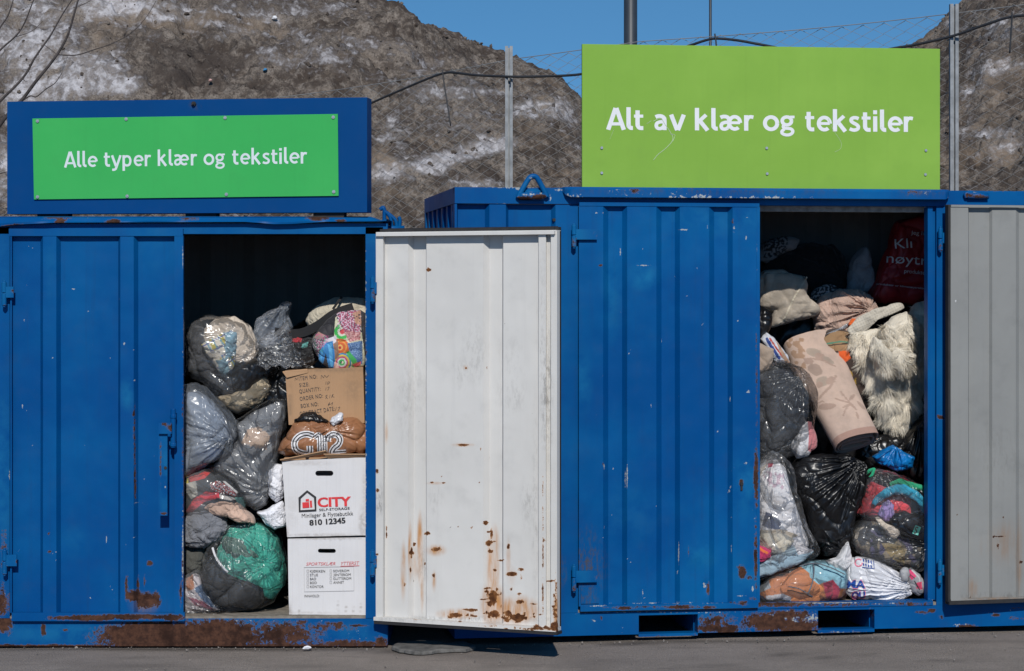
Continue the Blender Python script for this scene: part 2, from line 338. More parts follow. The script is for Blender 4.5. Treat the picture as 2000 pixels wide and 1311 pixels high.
M['brown_bag'] = mat_bag('copper brown polythene', (.30, .135, .065), .28, 7, .010, (1, 1, .6), (0, 0, 0), .15)
M['blue_bag'] = mat_bag('bright blue polythene', (.005, .15, .42), .28, 10, .012, (1, 1, .7), (0, 0, 0), .3)
M['red_bag'] = mat_bag('red woven shopper', (.34, .014, .018), .5, 4, .012, (1, 1, .6), (0, .5, 0), .2)
M['paper'] = mat_bag('crumpled white paper', (.74, .74, .78), .8, 13, .018, (1, 1, 1), (0, 0, 0), .04)
def mat_film(name, tint=(.95, .95, .955), milk=.10, mcol=(.5, .51, .53), rough=.19, scale=3.6, dist=.011, stretch=(1, 1, .2), rot=(0, 0, 0)):
    """Thin clear plastic film: see-through, glossy, milky where it is creased."""
    t = NT(name); h = crinkle(t, scale, 1, stretch, rot); n = t.bump(h, dist, 1.0)
    fr = t.n.new('ShaderNodeFresnel'); fr.inputs[0].default_value = 1.5; t.l.new(n, fr.inputs['Normal'])
    tr = t.n.new('ShaderNodeBsdfTransparent'); tr.inputs[0].default_value = (*tint, 1)
    t.fin(mcol, .5, n); gl = t.n.new('ShaderNodeBsdfGlossy'); gl.inputs['Roughness'].default_value = rough; t.l.new(n, gl.inputs['Normal']); gl.inputs[0].default_value = (1, 1, 1, 1)
    m1 = t.n.new('ShaderNodeMixShader'); t.l.new(t.math('ADD', t.math('MULTIPLY', t.mapr(h, .75, 1.5), milk * 1.6, True), max(0, milk - .12) * .6), m1.inputs[0]); t.l.new(tr.outputs[0], m1.inputs[1]); t.l.new(t.b.outputs[0], m1.inputs[2])
    m2 = t.n.new('ShaderNodeMixShader'); t.l.new(t.math('MULTIPLY', fr.outputs[0], .62, True), m2.inputs[0]); t.l.new(m1.outputs[0], m2.inputs[1]); t.l.new(gl.outputs[0], m2.inputs[2])
    t.l.new(m2.outputs[0], t.out.inputs[0]); return t.m
M['film'] = mat_film('clear polythene', milk=.07)
M['film_b'] = mat_film('clear polythene pulled tight', milk=.10, scale=4.5, stretch=(1, 1, .18), rot=(0, .7, 0))
M['film_c'] = mat_film('clear polythene fine folds', milk=.14, scale=5, stretch=(1, 1, .18), rot=(0, -.5, 0))
M['film_milk'] = mat_film('milky polythene', (.86, .86, .88), .34, (.46, .50, .56), .24, 4, .012, (1, 1, .4), (0, .6, 0))

def mat_cloth(name, col, col2=None, weave=0, wr=.5, rough=.92, var=.18, fold=.010, fscale=9, stretch=(1, 1, 1), rot=(0, 0, 0), attr=False, sheen=.15):
    t = NT(name); n = t.noise(7, 5, .65); col2 = col2 or tuple(min(1, q * (1 + var)) for q in col)
    c = t.mix(t.mapr(n, .36, .64), tuple(q * (1 - var) for q in col), col2)
    if attr: c = t.mix(t.math('MULTIPLY', t.mapr(n, .35, .7), .25), t.attr('col', True), (.02, .02, .02))
    src = t.vec(stretch, rot); h = t.noise(fscale, 6, .55, 1.1, vec=src); nn = t.bump(h, fold * 3)
    if weave:
        w1 = t.n.new('ShaderNodeTexWave'); w1.inputs['Scale'].default_value = weave; w1.inputs['Distortion'].default_value = .6; t.l.new(src, w1.inputs[0])
        w2 = t.n.new('ShaderNodeTexWave'); w2.bands_direction = 'Z'; w2.inputs['Scale'].default_value = weave; w2.inputs['Distortion'].default_value = .6; t.l.new(src, w2.inputs[0])
        hh = t.math('MULTIPLY', w1.outputs['Fac'], w2.outputs['Fac']); c = t.mix(t.math('MULTIPLY', hh, wr), c, tuple(q * .45 for q in col)); nn = t.bump(hh, .0015, .8, nn)
    else: nn = t.bump(t.noise(160, 3, .6), .0012, .6, nn)
    return t.fin(c, rough, nn, Sheen_Weight=sheen)
def cloth(key, col, **kw):
    if key not in M: M[key] = mat_cloth(key, col, **kw)
    return M[key]

# ground, heap
t = NT('worn asphalt'); a = t.noise(180, 4, .7); b = t.noise(2.2, 6, .65); v = t.voro(110); g = t.noise(36, 6, .7)
c = t.mix(t.mapr(b, .3, .72), (.238, .202, .176), (.33, .282, .248)); c = t.mix(t.mapr(a, .35, .75), c, (.16, .14, .125)); c = t.mix(t.math('MULTIPLY', t.mapr(v, .0, .22, 1, 0), .5), c, (.52, .47, .43))
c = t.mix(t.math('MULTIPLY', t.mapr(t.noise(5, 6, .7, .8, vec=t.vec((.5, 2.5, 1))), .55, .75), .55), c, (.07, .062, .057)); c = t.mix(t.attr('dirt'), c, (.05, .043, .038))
M['asphalt'] = t.fin(c, .95, t.bump(t.math('ADD', t.math('ADD', a, t.math('MULTIPLY', v, -.8)), g), .006, .9), Specular_IOR_Level=.25)
t = NT('dirty old snow'); sn = t.attr('snow'); n1 = t.noise(.8, 6, .65, .6); n2 = t.noise(3.6, 6, .6, .3); n3 = t.noise(13, 6, .66); n4 = t.noise(1.7, 6, .62, 1.0, vec=t.vec((.5, .5, 2.2))); n5 = t.noise(60, 4, .7)
c = t.mix(t.mapr(n2, .40, .60), (.225, .188, .158), (.066, .050, .041)); c = t.mix(t.math('MULTIPLY', t.mapr(n3, .44, .62), .8), c, (.060, .046, .038)); c = t.mix(t.math('MULTIPLY', t.mapr(n3, .46, .34), .6), c, (.29, .25, .215))
c = t.mix(t.math('MULTIPLY', t.mapr(n5, .48, .62), .65), c, (.05, .042, .037)); c = t.mix(t.math('MULTIPLY', t.mapr(n1, .54, .68), .5), c, (.27, .205, .15))
c = t.mix(t.math('MULTIPLY', t.mapr(t.math('SUBTRACT', n4, t.math('MULTIPLY', sn, .2)), .52, .68), .55), c, (.062, .050, .044))
f = t.math('ADD', t.math('ADD', t.math('MULTIPLY', sn, .62), t.math('MULTIPLY', t.math('SUBTRACT', n2, .5), 1.0)), t.math('ADD', t.math('MULTIPLY', t.math('SUBTRACT', n4, .5), 1.2), t.math('MULTIPLY', t.math('SUBTRACT', n3, .5), 1.0)))
c = t.mix(t.mapr(f, .08, .66, 0, .84), c, t.mix(t.mapr(n3, .4, .62), (.34, .32, .325), (.62, .60, .62)))
M['heap'] = t.fin(c, .95, t.bump(t.math('ADD', t.math('MULTIPLY', n3, 1.2), t.math('MULTIPLY', n5, .5)), .034, .9), Specular_IOR_Level=.15)
# ------------------------------------------------------------------ the place: asphalt, heap of old snow
FL = Frame(-2.628, -0.074)                       # left container: front-left-bottom corner
FR = Frame(-0.2835, 0.0, 0.0, 0.150)             # right container, turned a little
FD = Frame(-0.672, -0.115, 0.0, -R(22.7))        # leaf of the open white door, hinge at its origin
FG = Frame(*FR.W([[FR.u(1854, -.10), -.10, 0]])[0], 0.150 + .075)   # leaf of the grey door
FS = Frame(*FL.W([[FL.u(14, .20), .20, 0]])[0], -R(7.6))            # blue and green sign on the left container

def ground():
    xs = np.unique(np.concatenate([np.linspace(-250, -8, 14), np.linspace(-8, 8, 161), np.linspace(8, 250, 14)]))
    ys = np.unique(np.concatenate([np.linspace(-60, -6, 10), np.linspace(-6, 2, 100), np.linspace(2, 400, 20)]))
    X, Y = np.meshgrid(xs, ys); P = np.stack([X, Y, np.zeros_like(X)], -1); q = P.reshape(-1, 3)
    near = (np.abs(q[:, 0]) < 8) & (q[:, 1] > -6) & (q[:, 1] < 2)
    q[:, 2] = np.where(near, np.minimum(0, fbm(q * 1.1, 3) * .010 - .006), -.006)
    mb = MB().grid(P)
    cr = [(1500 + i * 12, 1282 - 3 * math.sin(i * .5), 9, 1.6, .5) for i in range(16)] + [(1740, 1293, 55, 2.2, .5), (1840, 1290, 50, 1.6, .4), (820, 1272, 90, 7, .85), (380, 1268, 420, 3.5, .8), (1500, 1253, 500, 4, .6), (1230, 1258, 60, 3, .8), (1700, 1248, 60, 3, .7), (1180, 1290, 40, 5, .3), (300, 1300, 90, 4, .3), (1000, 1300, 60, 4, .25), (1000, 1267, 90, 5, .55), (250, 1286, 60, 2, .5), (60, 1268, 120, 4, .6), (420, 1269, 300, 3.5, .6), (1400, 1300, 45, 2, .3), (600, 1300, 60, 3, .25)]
    o = mb.build('ground', M['asphalt'], paint={'dirt': cr}, smooth=True); tag(o, 'grey worn asphalt yard in front of the containers', 'ground', kind='structure')
ground()

RIDGE = [(-400, -150), (300, -120), (620, -40), (700, -24), (780, 1), (840, 38), (900, 76), (945, 90), (1000, 105), (1060, 125), (1100, 150), (1137, 197), (1190, 260), (1280, 330), (1400, 370), (1520, 340), (1620, 240), (1700, 130), (1762, 90), (1800, 72), (1832, 40), (1880, 0), (1950, -50), (2100, -110), (2400, -160)]
def heap():
    xs = np.concatenate([np.linspace(-16, -5.6, 50, endpoint=False), np.linspace(-5.6, 6.6, 400, endpoint=False), np.linspace(6.6, 16, 45)]); ys = np.concatenate([np.linspace(3.4, 14, 330, endpoint=False), np.linspace(14, 26, 50)])
    yr = 10.2; d = yr + CAM_D; ra = np.array(RIDGE, float); rx = (ra[:, 0] - HX) * d / FPX; rz = EYE + (HY - ra[:, 1]) * d / FPX
    X, Y = np.meshgrid(xs, ys); P = np.stack([X, Y, np.zeros_like(X)], -1); q = P.reshape(-1, 3)
    x, y = q[:, 0], q[:, 1]; y0 = 5.0 + np.clip(-x, 0, 6) * .32 - np.clip(x - 1, 0, 6) * .25     # foot line behind the fence
    xv = x * (d / (y + CAM_D))                     # the flank narrows towards the viewer as piled snow slumps
    H = np.interp(x * .35 + xv * .65, rx, rz)
    t = np.clip((y - y0) / (yr - y0), 0, 1.0); prof = .34 + .66 * t ** .8
    z = H * np.where(y < yr, prof, 1 - ((y - yr) / 13) ** 1.4 * .9) * sstep(-.25, .02, (y - y0) / (yr - y0) + .0)
    edge = sstep(0, .25, t) * (1 - .75 * sstep(.8, 1, t) * (y < yr + 2))
    big = fbm(np.stack([x * .55, y * .55, z * .5], 1), 5, .55); terr = noise3(np.stack([x * .35, y * .5, z * 2.3], 1))
    med = np.abs(fbm(np.stack([x * 1.9, y * 1.9, z * 1.9], 1) + 9, 5, .6)); sm = fbm(q * 9 + 3, 3, .6)
    q[:, 2] = z + edge * (.42 * big + .22 * terr) - .44 * med * (.25 + .75 * edge) + .075 * sm
    q[:, 1] += edge * .25 * fbm(np.stack([x * 1.1, z * 2.2, y * .3], 1) + 31, 4, .55)
    snow = [(60, 60, 90, 120, .8), (150, 140, 120, 70, .7), (70, 170, 80, 60, .8), (230, 15, 110, 30, .9), (240, 170, 50, 30, .6), (330, 30, 80, 16, .6), (870, 312, 85, 20, 1.1, -16), (960, 285, 60, 16, 1.1, -8), (760, 335, 45, 22, .9, -20), (1080, 225, 45, 40, .7), (1040, 215, 40, 25, .7), (760, 260, 40, 30, .45), (930, 360, 60, 18, .5),
            (1940, 130, 60, 30, .5), (1960, 290, 60, 40, .55), (1900, 200, 40, 50, .4), (540, 40, 30, 15, .6), (450, 150, 60, 20, .35), (990, 330, 90, 9, .55, -5), (5, 330, 25, 60, .7), (620, 90, 160, 50, .32), (430, 60, 120, 40, .3), (820, 110, 90, 40, .3), (900, 200, 120, 60, .25), (1950, 60, 60, 40, .4), (700, 30, 70, 25, .3)]
    dark = [(960, 330, 70, 16, .8, -6), (1060, 260, 40, 26, .8), (380, 130, 110, 50, .6), (60, 45, 70, 22, .6), (1960, 200, 50, 40, .5), (560, 170, 120, 20, .3), (900, 400, 160, 30, .3)]
    mb = MB().grid(P); V = mb.arr()
    sn = field(V, snow) - field(V, dark)
    o = mb.build('snow_hill', M['heap'], attrs={'snow': sn}, smooth=True); tag(o, 'high heap of dirty melting snow behind the fence', 'snow heap', kind='structure')
heap()
# ------------------------------------------------------------------ containers
def sheet(mb, fr, prof, zt, zb, y0, st=.012, th=.004, dent=.0022, seed=0, bulges=()):
    """Pressed steel sheet: prof = [(px, depth behind y0)], between heights zb and zt."""
    us, ds = [], []
    for (pa, da), (pb, db) in zip(prof[:-1], prof[1:]):
        ua, ub = fr.u(pa, y0 + da), fr.u(pb, y0 + db); n = max(1, int(math.ceil(math.hypot(ub - ua, db - da) / st)))
        for k in range(n): us.append(ua + (ub - ua) * k / n); ds.append(da + (db - da) * k / n)
    us.append(fr.u(prof[-1][0], y0 + prof[-1][1])); ds.append(prof[-1][1])
    zs = np.linspace(zb, zt, int(math.ceil((zt - zb) / st)) + 1); U, Z = np.meshgrid(us, zs); Y = y0 + np.broadcast_to(np.array(ds), U.shape).copy()
    q = np.stack([U * 3.1, Z * 2.3, np.full_like(U, seed)], -1).reshape(-1, 3)
    e = np.minimum(np.minimum((Z - zb), (zt - Z)) / .06, 1)
    Y += (dent * fbm(q, 3)).reshape(U.shape) * np.clip(e, 0, 1) + dent * .35 * noise3(q * 4).reshape(U.shape)
    for (bx, bz, rx, rz, amp) in bulges: Y += amp * np.exp(-((U - bx) / rx) ** 2 - ((Z - bz) / rz) ** 2)
    P = np.stack([U, Y, Z], -1); mb.grid(P)
    B = P.copy(); B[..., 1] += th; mb.grid(B[::-1]); return mb
def xform(mb, a, b):
    V = a.W(mb.arr()) - b.o; mb.v = [np.stack([V @ b.ex, V @ b.ey, V @ b.ez], 1)]; return mb
def hinge(parent, fr, mat, px, pyc, h, y, leaf_px, name='hinge', r=.012):
    mb = MB(); u = fr.u(px, y); z = fr.z(px, pyc, y); hh = h / FPX * CAM_D
    mb.cyl((u, y, z + hh * .27), (0, 0, 1), r, hh * .44, 14); mb.cyl((u, y, z - hh * .24), (0, 0, 1), r, hh * .5, 14); mb.cyl((u, y, z), (0, 0, 1), r * .55, hh * 1.12, 10)
    ul = fr.u(leaf_px, y); a, b = (u, ul) if ul > u else (ul, u); mb.box(a, b, y - .006, y + .006, z - hh * .16, z + hh * .30, .03)
    return mb.build(name, mat, parent, fr, bevel=.002, paint={'rust': [(px, pyc + h * .3, 8, 14, .55), (leaf_px, pyc, 10, 8, .5)], 'fade': [(px, pyc, 30, 40, .7)]})
PR = lambda *s: list(s)

# ---- left container
LC = empty('container', FL, 'blue steel container with white open door and green sign on its roof', 'container')
uL, uR_ = FL.u(-45), FL.u(757); H_L = FL.z(400, 432); zs_ = FL.z(400, 1206); zh = FL.z(500, 457); DPL = 1.6
R_L = [(300, 1242, 115, 30, 1.25), (420, 1240, 120, 32, 1.06), (550, 1238, 90, 30, 0.69), (640, 1225, 70, 12, 0.50), (690, 1258, 80, 10, 0.75), (240, 1232, 60, 16, 0.69), (60, 1262, 220, 4, 0.88), (85, 1230, 6, 16, 0.88), (128, 1230, 7, 3, 0.75), (590, 1215, 14, 5, 0.75), (650, 1218, 20, 4, 0.75), (700, 1222, 25, 4, 0.69), (745, 1255, 16, 14, 0.88), (480, 1262, 250, 5, 1.00), (5, 1215, 16, 22, 1.12), (20, 1205, 10, 40, 0.56)]
p = MB().box(uL, uR_, 0, .09, .004, zs_ - .006, .012); p.box(uL, uR_, .09, DPL, .004, .05, .5)
p.build('sill_beam', M['blue'], LC, FL, bevel=.004, paint={'rust': R_L, 'chip': [(400, 1212, 420, 4, .45), (700, 1240, 80, 24, .35)], 'fade': [(120, 1236, 150, 26, .8), (690, 1236, 90, 26, .6), (500, 1225, 120, 20, .6)]})
p = MB().box(uL + .03, uR_ - .03, .006, DPL - .03, zs_ - .006, zs_ + .004, .04); M['floor'] = mat_plain('worn plywood floor', (.20, .175, .145), .85, .3, 20, .001, 40)
p.build('floor', M['floor'], LC, FL)
for a, b, nm in ((-45, 19, 'l'), (714, 748, 'r')):
    p = MB().box(FL.u(a), FL.u(b), 0, .08, zs_ - .004, H_L - .03, .02)
    pr = {'rust': [(8, 1080, 10, 60, .4), (4, 1180, 12, 30, .8), (22, 930, 4, 20, .5), (22, 1180, 5, 30, .6), (2, 1170, 8, 40, .6)], 'chip': [(21, 930, 6, 26, .6), (8, 1175, 10, 30, .5)], 'fade': [(5, 930, 20, 160, .8), (8, 500, 14, 100, .4)]} if nm == 'l' else {'chip': [(714, 800, 2.5, 500, .55)], 'rust': [(714, 700, 2, 60, .4), (715, 1000, 2, 200, .35)], 'fade': [(735, 460, 30, 20, .5)]}
    p.build('corner_post', M['blue'], LC, FL, bevel=.004, paint=pr)
p = MB().box(uL, uR_, .0, .08, zh, H_L - .012, .015)
p.build('top_rail', M['blue'], LC, FL, bevel=.003, paint={'rust': [(200, 436, 60, 2, .4)], 'fade': [(500, 450, 300, 10, .3)]})
# roof with a bent front lip
def roof_l():
    mb = MB(); us = np.linspace(uL - .02, uR_ - .005, 260); px = HX + FPX * (FL.o[0] + us) / (CAM_D + FL.o[1])
    low = np.interp(px, [-60, 0, 40, 110, 330, 480, 510, 535, 570, 600, 640, 735, 760], [443, 443, 439, 435.5, 434.5, 434, 436, 438.5, 438, 436, 433.5, 433, 432]); zl = EYE - (low - HY) * (CAM_D + FL.o[1]) / FPX
    zt = np.full_like(us, H_L + .012) - .012 * np.exp(-((px - 745) / 14) ** 2) * 1.5
    rows = [np.stack([us, np.full_like(us, DPL), zt + .02], 1), np.stack([us, np.full_like(us, .03), zt + .012], 1), np.stack([us, np.full_like(us, -.012), zt + .004], 1), np.stack([us, np.full_like(us, -.03 ) - .006 * np.sin(us * 9), zt * .35 + zl * .65], 1), np.stack([us, np.full_like(us, -.034), zl], 1), np.stack([us, np.full_like(us, -.004), zl + .004], 1)]
    mb.grid(np.array(rows)[::-1]); return mb
roof_l().build('roof', M['blue'], LC, FL, smooth=False, paint={'rust': [(118, 433, 12, 5, .95), (222, 433, 18, 5, 1.0), (370, 428, 24, 4, .8), (620, 427, 22, 5, 1.0), (665, 431, 12, 4, .95), (30, 440, 40, 3, .6), (110, 427, 40, 4, .6)], 'chip': [(30, 440, 45, 3, .55), (160, 428, 20, 4, .6)]})
p = MB().box(uL + .02, uR_ - .05, .08, DPL, H_L - .03, H_L + .01, .4)
p.build('ceiling', M['inside'], LC, FL)
pb = [(-10 + 26 * k, (0, .03, .03, 0)[k % 4]) for k in range(40)]
p = MB(); sheet(p, FL, [(a * .82 + 100, b) for a, b in pb], H_L - .03, .05, DPL - .05, .2); p.build('rear_wall', M['inside'], LC, FL)
for a, b in ((uL + .005, uL + .03), (uR_ - .05, uR_ - .025)):
    mb = MB(); ys = np.linspace(.08, DPL, 60); wv = .018 * np.clip(np.sin(ys * 22) * 2, -1, 1)
    mb.grid(np.stack([np.stack([a + .0 * ys + (.02 if a > 1 else .0) + wv * (.5), ys, np.full_like(ys, z)], 1) for z in (.05, H_L - .03)])); mb.grid(np.stack([np.stack([b + wv * .5, ys, np.full_like(ys, z)], 1) for z in (H_L - .03, .05)]))
    mb.build('side_wall', M['inside'], LC, FL)
# closed blue door
y0 = -.022; zt, zb = FL.z(180, 461), FL.z(180, 1196)
prof = [(20, 0), (23, 0), (24.5, .032), (79, .032), (84, 0), (110, 0), (119, .032), (231, .032), (235, 0), (261, 0), (270, .032), (340.5, .032), (342, 0), (358, 0)]
mb = MB(); sheet(mb, FL, prof, zt, zb, y0, .010, seed=1, dent=.004, bulges=[(FL.u(285), FL.z(285, 1172), .03, .02, .012), (FL.u(290), FL.z(290, 700), .12, .3, .002)])
mb.box(FL.u(19.5), FL.u(358.6), y0 - .003, y0 + .024, zt - .001, FL.z(180, 447), .012); mb.box(FL.u(25), FL.u(362), y0 - .003, y0 + .026, FL.z(180, 1212), zb + .001, .012)
mb.box(FL.u(342), FL.u(358.4), y0 - .0015, y0 + .045, zb + .001, zt - .001, .012)
_r = np.random.default_rng(11)
scr = lambda x0, x1, y0_, y1, n_: [(_r.uniform(x0, x1), _r.uniform(y0_, y1), _r.uniform(.6, 1.1), _r.uniform(2, 18), _r.uniform(.5, .85), _r.normal() * 40) for k_ in range(n_)]
RD = [(284, 1172, 24, 18, 1.0), (260, 1165, 12, 14, .9), (305, 1170, 10, 18, .8), (247, 1145, 4, 30, .75), (270, 1140, 3, 24, .7), (283, 1135, 2.5, 20, .6), (170, 1207, 80, 6, .95), (260, 1205, 90, 6, .9), (335, 1206, 26, 7, .9), (263, 860, 2.5, 90, .55), (264, 945, 2.5, 50, .65), (261, 808, 3, 8, .8), (293, 1100, 7, 6, .85), (310, 1098, 6, 2, .5), (97, 1078, 5, 4, .7), (95, 1043, 3, 3, .6), (352, 1160, 3, 30, .7), (351, 1045, 2, 8, .6), (357, 900, 2, 200, .4), (356, 1100, 3, 60, .55), (215, 1173, 24, 1.5, .5)]
door = mb.build('door', M['blue'], LC, FL, paint={'rust': RD, 'chip': scr(30, 350, 470, 1190, 45) + [(357, 500, 2, 50, .7), (357.5, 700, 2, 300, .4), (357, 1080, 2.5, 110, .75), (245, 1065, 2, 50, .5), (252, 972, 4, 6, .6), (270, 982, 30, 2.5, .62, 8), (244, 940, 2, 20, .5), (218, 606, 1.5, 1.5, .8), (172, 607, 6, 2, .55), (131, 585, 2, 2, .6), (148, 700, 2, 2, .7), (215, 700, 2, 2, .7), (261, 684, 3, 3, .6), (262, 743, 3, 3, .6), (238, 492, 2, 2, .6), (178, 1170, 3, 14, .5, -25), (218, 1150, 2, 25, .5, -30), (108, 1040, 4, 2, .5), (300, 1133, 10, 1.5, .5)], 'fade': [(248, 770, 14, 30, .9), (97, 520, 10, 60, .4), (145, 1060, 30, 30, .4), (300, 470, 40, 60, .4)], 'stain': [(282, 1180, 30, 24, .6)]}); tag(door, 'closed blue ribbed door with rust along its foot')
hinge(door, FL, M['blue'], 8, 574, 46, -.036, 27); hinge(door, FL, M['blue'], 9, 1098, 48, -.036, 33)
# lever handle on the closed door
mb = MB(); yl = -.085
a = [FL.pt(x, y, yl) for x, y in ((314, 850), (314, 843), (318, 826), (324, 824))]
mb.box(FL.u(316), FL.u(341), -.10, -.085, FL.z(328, 845), FL.z(328, 824), .01)
mb.box(FL.u(314.5), FL.u(332), -.083, -.071, FL.z(322, 1004), FL.z(322, 838), .012)
mb.cyl(((FL.u(342)), -.062, FL.z(342, 835)), (0, 0, 1), .013, .19, 14); mb.cyl(((FL.u(342)), -.062, FL.z(342, 867)), (0, 0, 1), .016, .018, 14); mb.cyl(((FL.u(342)), -.062, FL.z(342, 812)), (0, 0, 1), .016, .018, 14)
mb.box(FL.u(334), FL.u(347), -.058, -.02, FL.z(340, 812), FL.z(340, 806), .02); mb.box(FL.u(334), FL.u(347), -.058, -.02, FL.z(340, 868), FL.z(340, 861), .02)
mb.box(FL.u(317), FL.u(329), -.071, -.015, FL.z(322, 905), FL.z(322, 897), .02)
h = mb.build('handle', M['blue'], door, FL, bevel=.0025, paint={'rust': [(334, 834, 12, 10, .75), (320, 828, 7, 6, .8), (314, 900, 2, 60, .5), (322, 1002, 10, 4, .6)], 'fade': [(323, 930, 12, 90, 1.0)], 'chip': [(322, 908, 7, 5, .5), (324, 945, 5, 20, .5)]})
MB().cyl((FL.u(323, -.086), -.0845, FL.z(323, 914, -.086)), (0, 1, 0), .0075, .004, 14).build('keyhole', M['rubber'], h, FL)
# open white door
zt, zb = FD.z(900, 459), FD.z(740, 1206); y0 = 0.0
dp = 1.0
prof = [(734, 0), (748, 0), (752, .030), (797, .030), (808, .062), (832, .062), (833, .030), (944, .030), (956, .062), (981, .062), (983, .030), (1051, .030), (1052, 0), (1066, 0), (1067, .028), (1075, .028), (1076, 0), (1087, 0)]
mb = MB(); sheet(mb, FD, prof, zt, zb, y0, .0075, seed=5, dent=.003, bulges=[(FD.u(815), FD.z(815, 1100), .012, .12, .005), (FD.u(966), FD.z(966, 1180), .03, .05, .004)])
mb.box(FD.u(737), FD.u(1085), -.016, .010, zt - .002, zt + .014, .01); mb.box(FD.u(734.5), FD.u(1087), -.001, .052, zt + .014, zt + .018, .02)
u0d, u1d = FD.u(733), FD.u(1088); mb.box(FD.u(1085), u1d, -.0005, .035, zb, zt + .014, .012)
mb.box(u0d, u1d, -.02, .05, zb - .014, zb + .003, .01)
WR = [(963, 1168, 14, 26, .95), (957, 1180, 10, 10, .9), (966, 1200, 18, 14, .9), (1012, 1206, 30, 11, 1.0), (993, 1198, 14, 12, .85), (999, 1121, 13, 5, .95), (889, 1202, 16, 5, .9), (917, 1191, 20, 2.6, .85), (1015, 1176, 8, 5, .85), (949, 1021, 5, 4.5, 1.1), (852, 1073, 12, 6, .62), (905, 869.5, 14, 2.4, .95), (843, 943, 5, 2, .95), (866, 944, 5, 2, .95), (834, 1042, 8, 4, .8), (955, 1061, 8, 7, .75), (968, 1114, 5, 4, .75), (847, 1124, 4, 5, .75), (993, 1068, 4, 6, .9), (1019, 1112, 8, 3, .75), (1018, 1125, 2.5, 10, .5), (837, 527, 5, 4, 1.2), (910, 719, 3, 2.5, .95), (951, 719, 2, 3, .9), (1061, 950, 1.8, 30, .6), (1061, 1010, 2, 40, .5), (1061, 1090, 2.2, 50, .65), (1060, 1165, 2.4, 40, .65), (1082, 1224, 12, 14, 1.1), (1086, 1170, 3, 60, .6), (1050, 1228, 45, 4, .6), (960, 1222, 40, 3, .45), (800, 1210, 60, 2, .35), (755, 1040, 2, 16, .7), (736, 920, 4, 5, .8), (737, 958, 5, 5, .7), (736, 1083, 4, 3, .8), (804, 1080, 3, 14, .6), (802, 1112, 2.5, 8, .7), (790, 1142, 2.5, 5, .6), (939, 877, 2.5, 2.5, .9), (936, 943, 2, 2, .9), (921, 1030, 3, 4, .6), (960, 1040, 3, 14, .75), (1064, 1055, 3, 3, .6), (1040, 1180, 16, 1.8, .5), (998, 1150, 4, 6, .5)]
_r = np.random.default_rng(5)
WR = [(a, b, c * .62, d_ * .62, e * 1.05) if c > 9 and d_ > 9 else (a, b, c, d_, e) for a, b, c, d_, e in WR]
for cx, cy, rx, ry, n_ in ((962, 1175, 15, 34, 20), (1010, 1205, 34, 12, 18), (900, 1202, 30, 7, 14), (960, 1075, 14, 40, 5), (1000, 1110, 26, 40, 3), (815, 1085, 14, 50, 3), (1084, 1200, 6, 40, 14), (1040, 1226, 50, 3, 14)):
    for k_ in range(n_): WR.append((cx + rx * _r.normal() * .6, cy + ry * _r.normal() * .6, _r.uniform(1.2, 6) * _r.choice((1, 1, 2)), _r.uniform(1.2, 5), _r.uniform(.6, 1.0)))
for k_ in range(8): WR.append((_r.uniform(745, 1070), _r.uniform(900, 1200), _r.uniform(.8, 1.8), _r.uniform(.8, 2), _r.uniform(.6, .9)))
WCh = [(_r.uniform(750, 1060), _r.uniform(560, 1200), _r.uniform(.7, 1.2), _r.uniform(4, 22), _r.uniform(.35, .55), _r.normal() * 35) for k_ in range(60)]
WSt = [(963, 1110, 12, 70, .95), (962, 1180, 24, 40, 1.0), (1010, 1192, 42, 28, 1.0), (895, 1199, 42, 11, .9), (801, 1078, 4, 55, 1.0), (820, 1072, 6, 70, 1.0), (824, 1150, 4, 50, .7), (788, 1117, 6, 60, .75), (852, 1075, 20, 12, .75), (910, 718, 7, 6, .5), (905, 869, 24, 4, .7), (993, 1095, 5, 45, .6), (966, 1060, 10, 36, .7), (848, 1136, 5, 22, .7), (1000, 1128, 8, 24, .5), (755, 845, 4, 24, .5), (1085, 1190, 6, 40, .8), (850, 944, 22, 3, .5), (815, 1100, 14, 40, .5)]
door = mb.build('door', M['white'], LC, None, paint=None) if False else None
def put(mb, name, mat, parent, fr, **kw): return xform(mb, fr, FL if parent.get('box') == 1 else FR).build(name, mat, parent, FL if parent.get('box') == 1 else FR, **kw)
LC['box'] = 1
door = put(mb, 'door', M['white'], LC, FD, paint={'rust': WR, 'stain': WSt, 'chip': WCh, 'dirt': [(925, 690, 25, 60, .22), (905, 730, 20, 40, .2), (1000, 710, 25, 40, .15), (1000, 770, 30, 40, .2), (1068, 760, 12, 120, .5), (741, 970, 8, 40, .6), (900, 1210, 180, 6, .55), (800, 760, 30, 100, .2), (1060, 640, 10, 130, .3), (1030, 990, 14, 50, .3), (850, 980, 16, 30, .25), (1045, 1000, 6, 200, .25), (825, 1120, 10, 100, .3)]})
door['box'] = 1; tag(door, 'open white door seen from inside, rusty near its foot')
mb = MB(); mb.box(u0d - .004, u1d - .026, .070, .080, zb - .006, zt + .038, .1); mb.box(u1d - .030, u1d - .006, .036, .069, zb, zt + .034, .1); mb.box(u0d + .01, u1d - .028, .03, .069, zt + .019, zt + .034, .1)
put(mb, 'gasket', M['rubber'], door, FD, bevel=.003)
mb = MB(); mb.box(u0d, u1d + .006, -.016, .05, zb - .030, zb - .016, .02); put(mb, 'gasket', M['rubber'], door, FD, bevel=.003)
for pyc in (566, 1100): hinge(door, FL, M['blue'], 727.5, pyc, 48, -.05, 736)

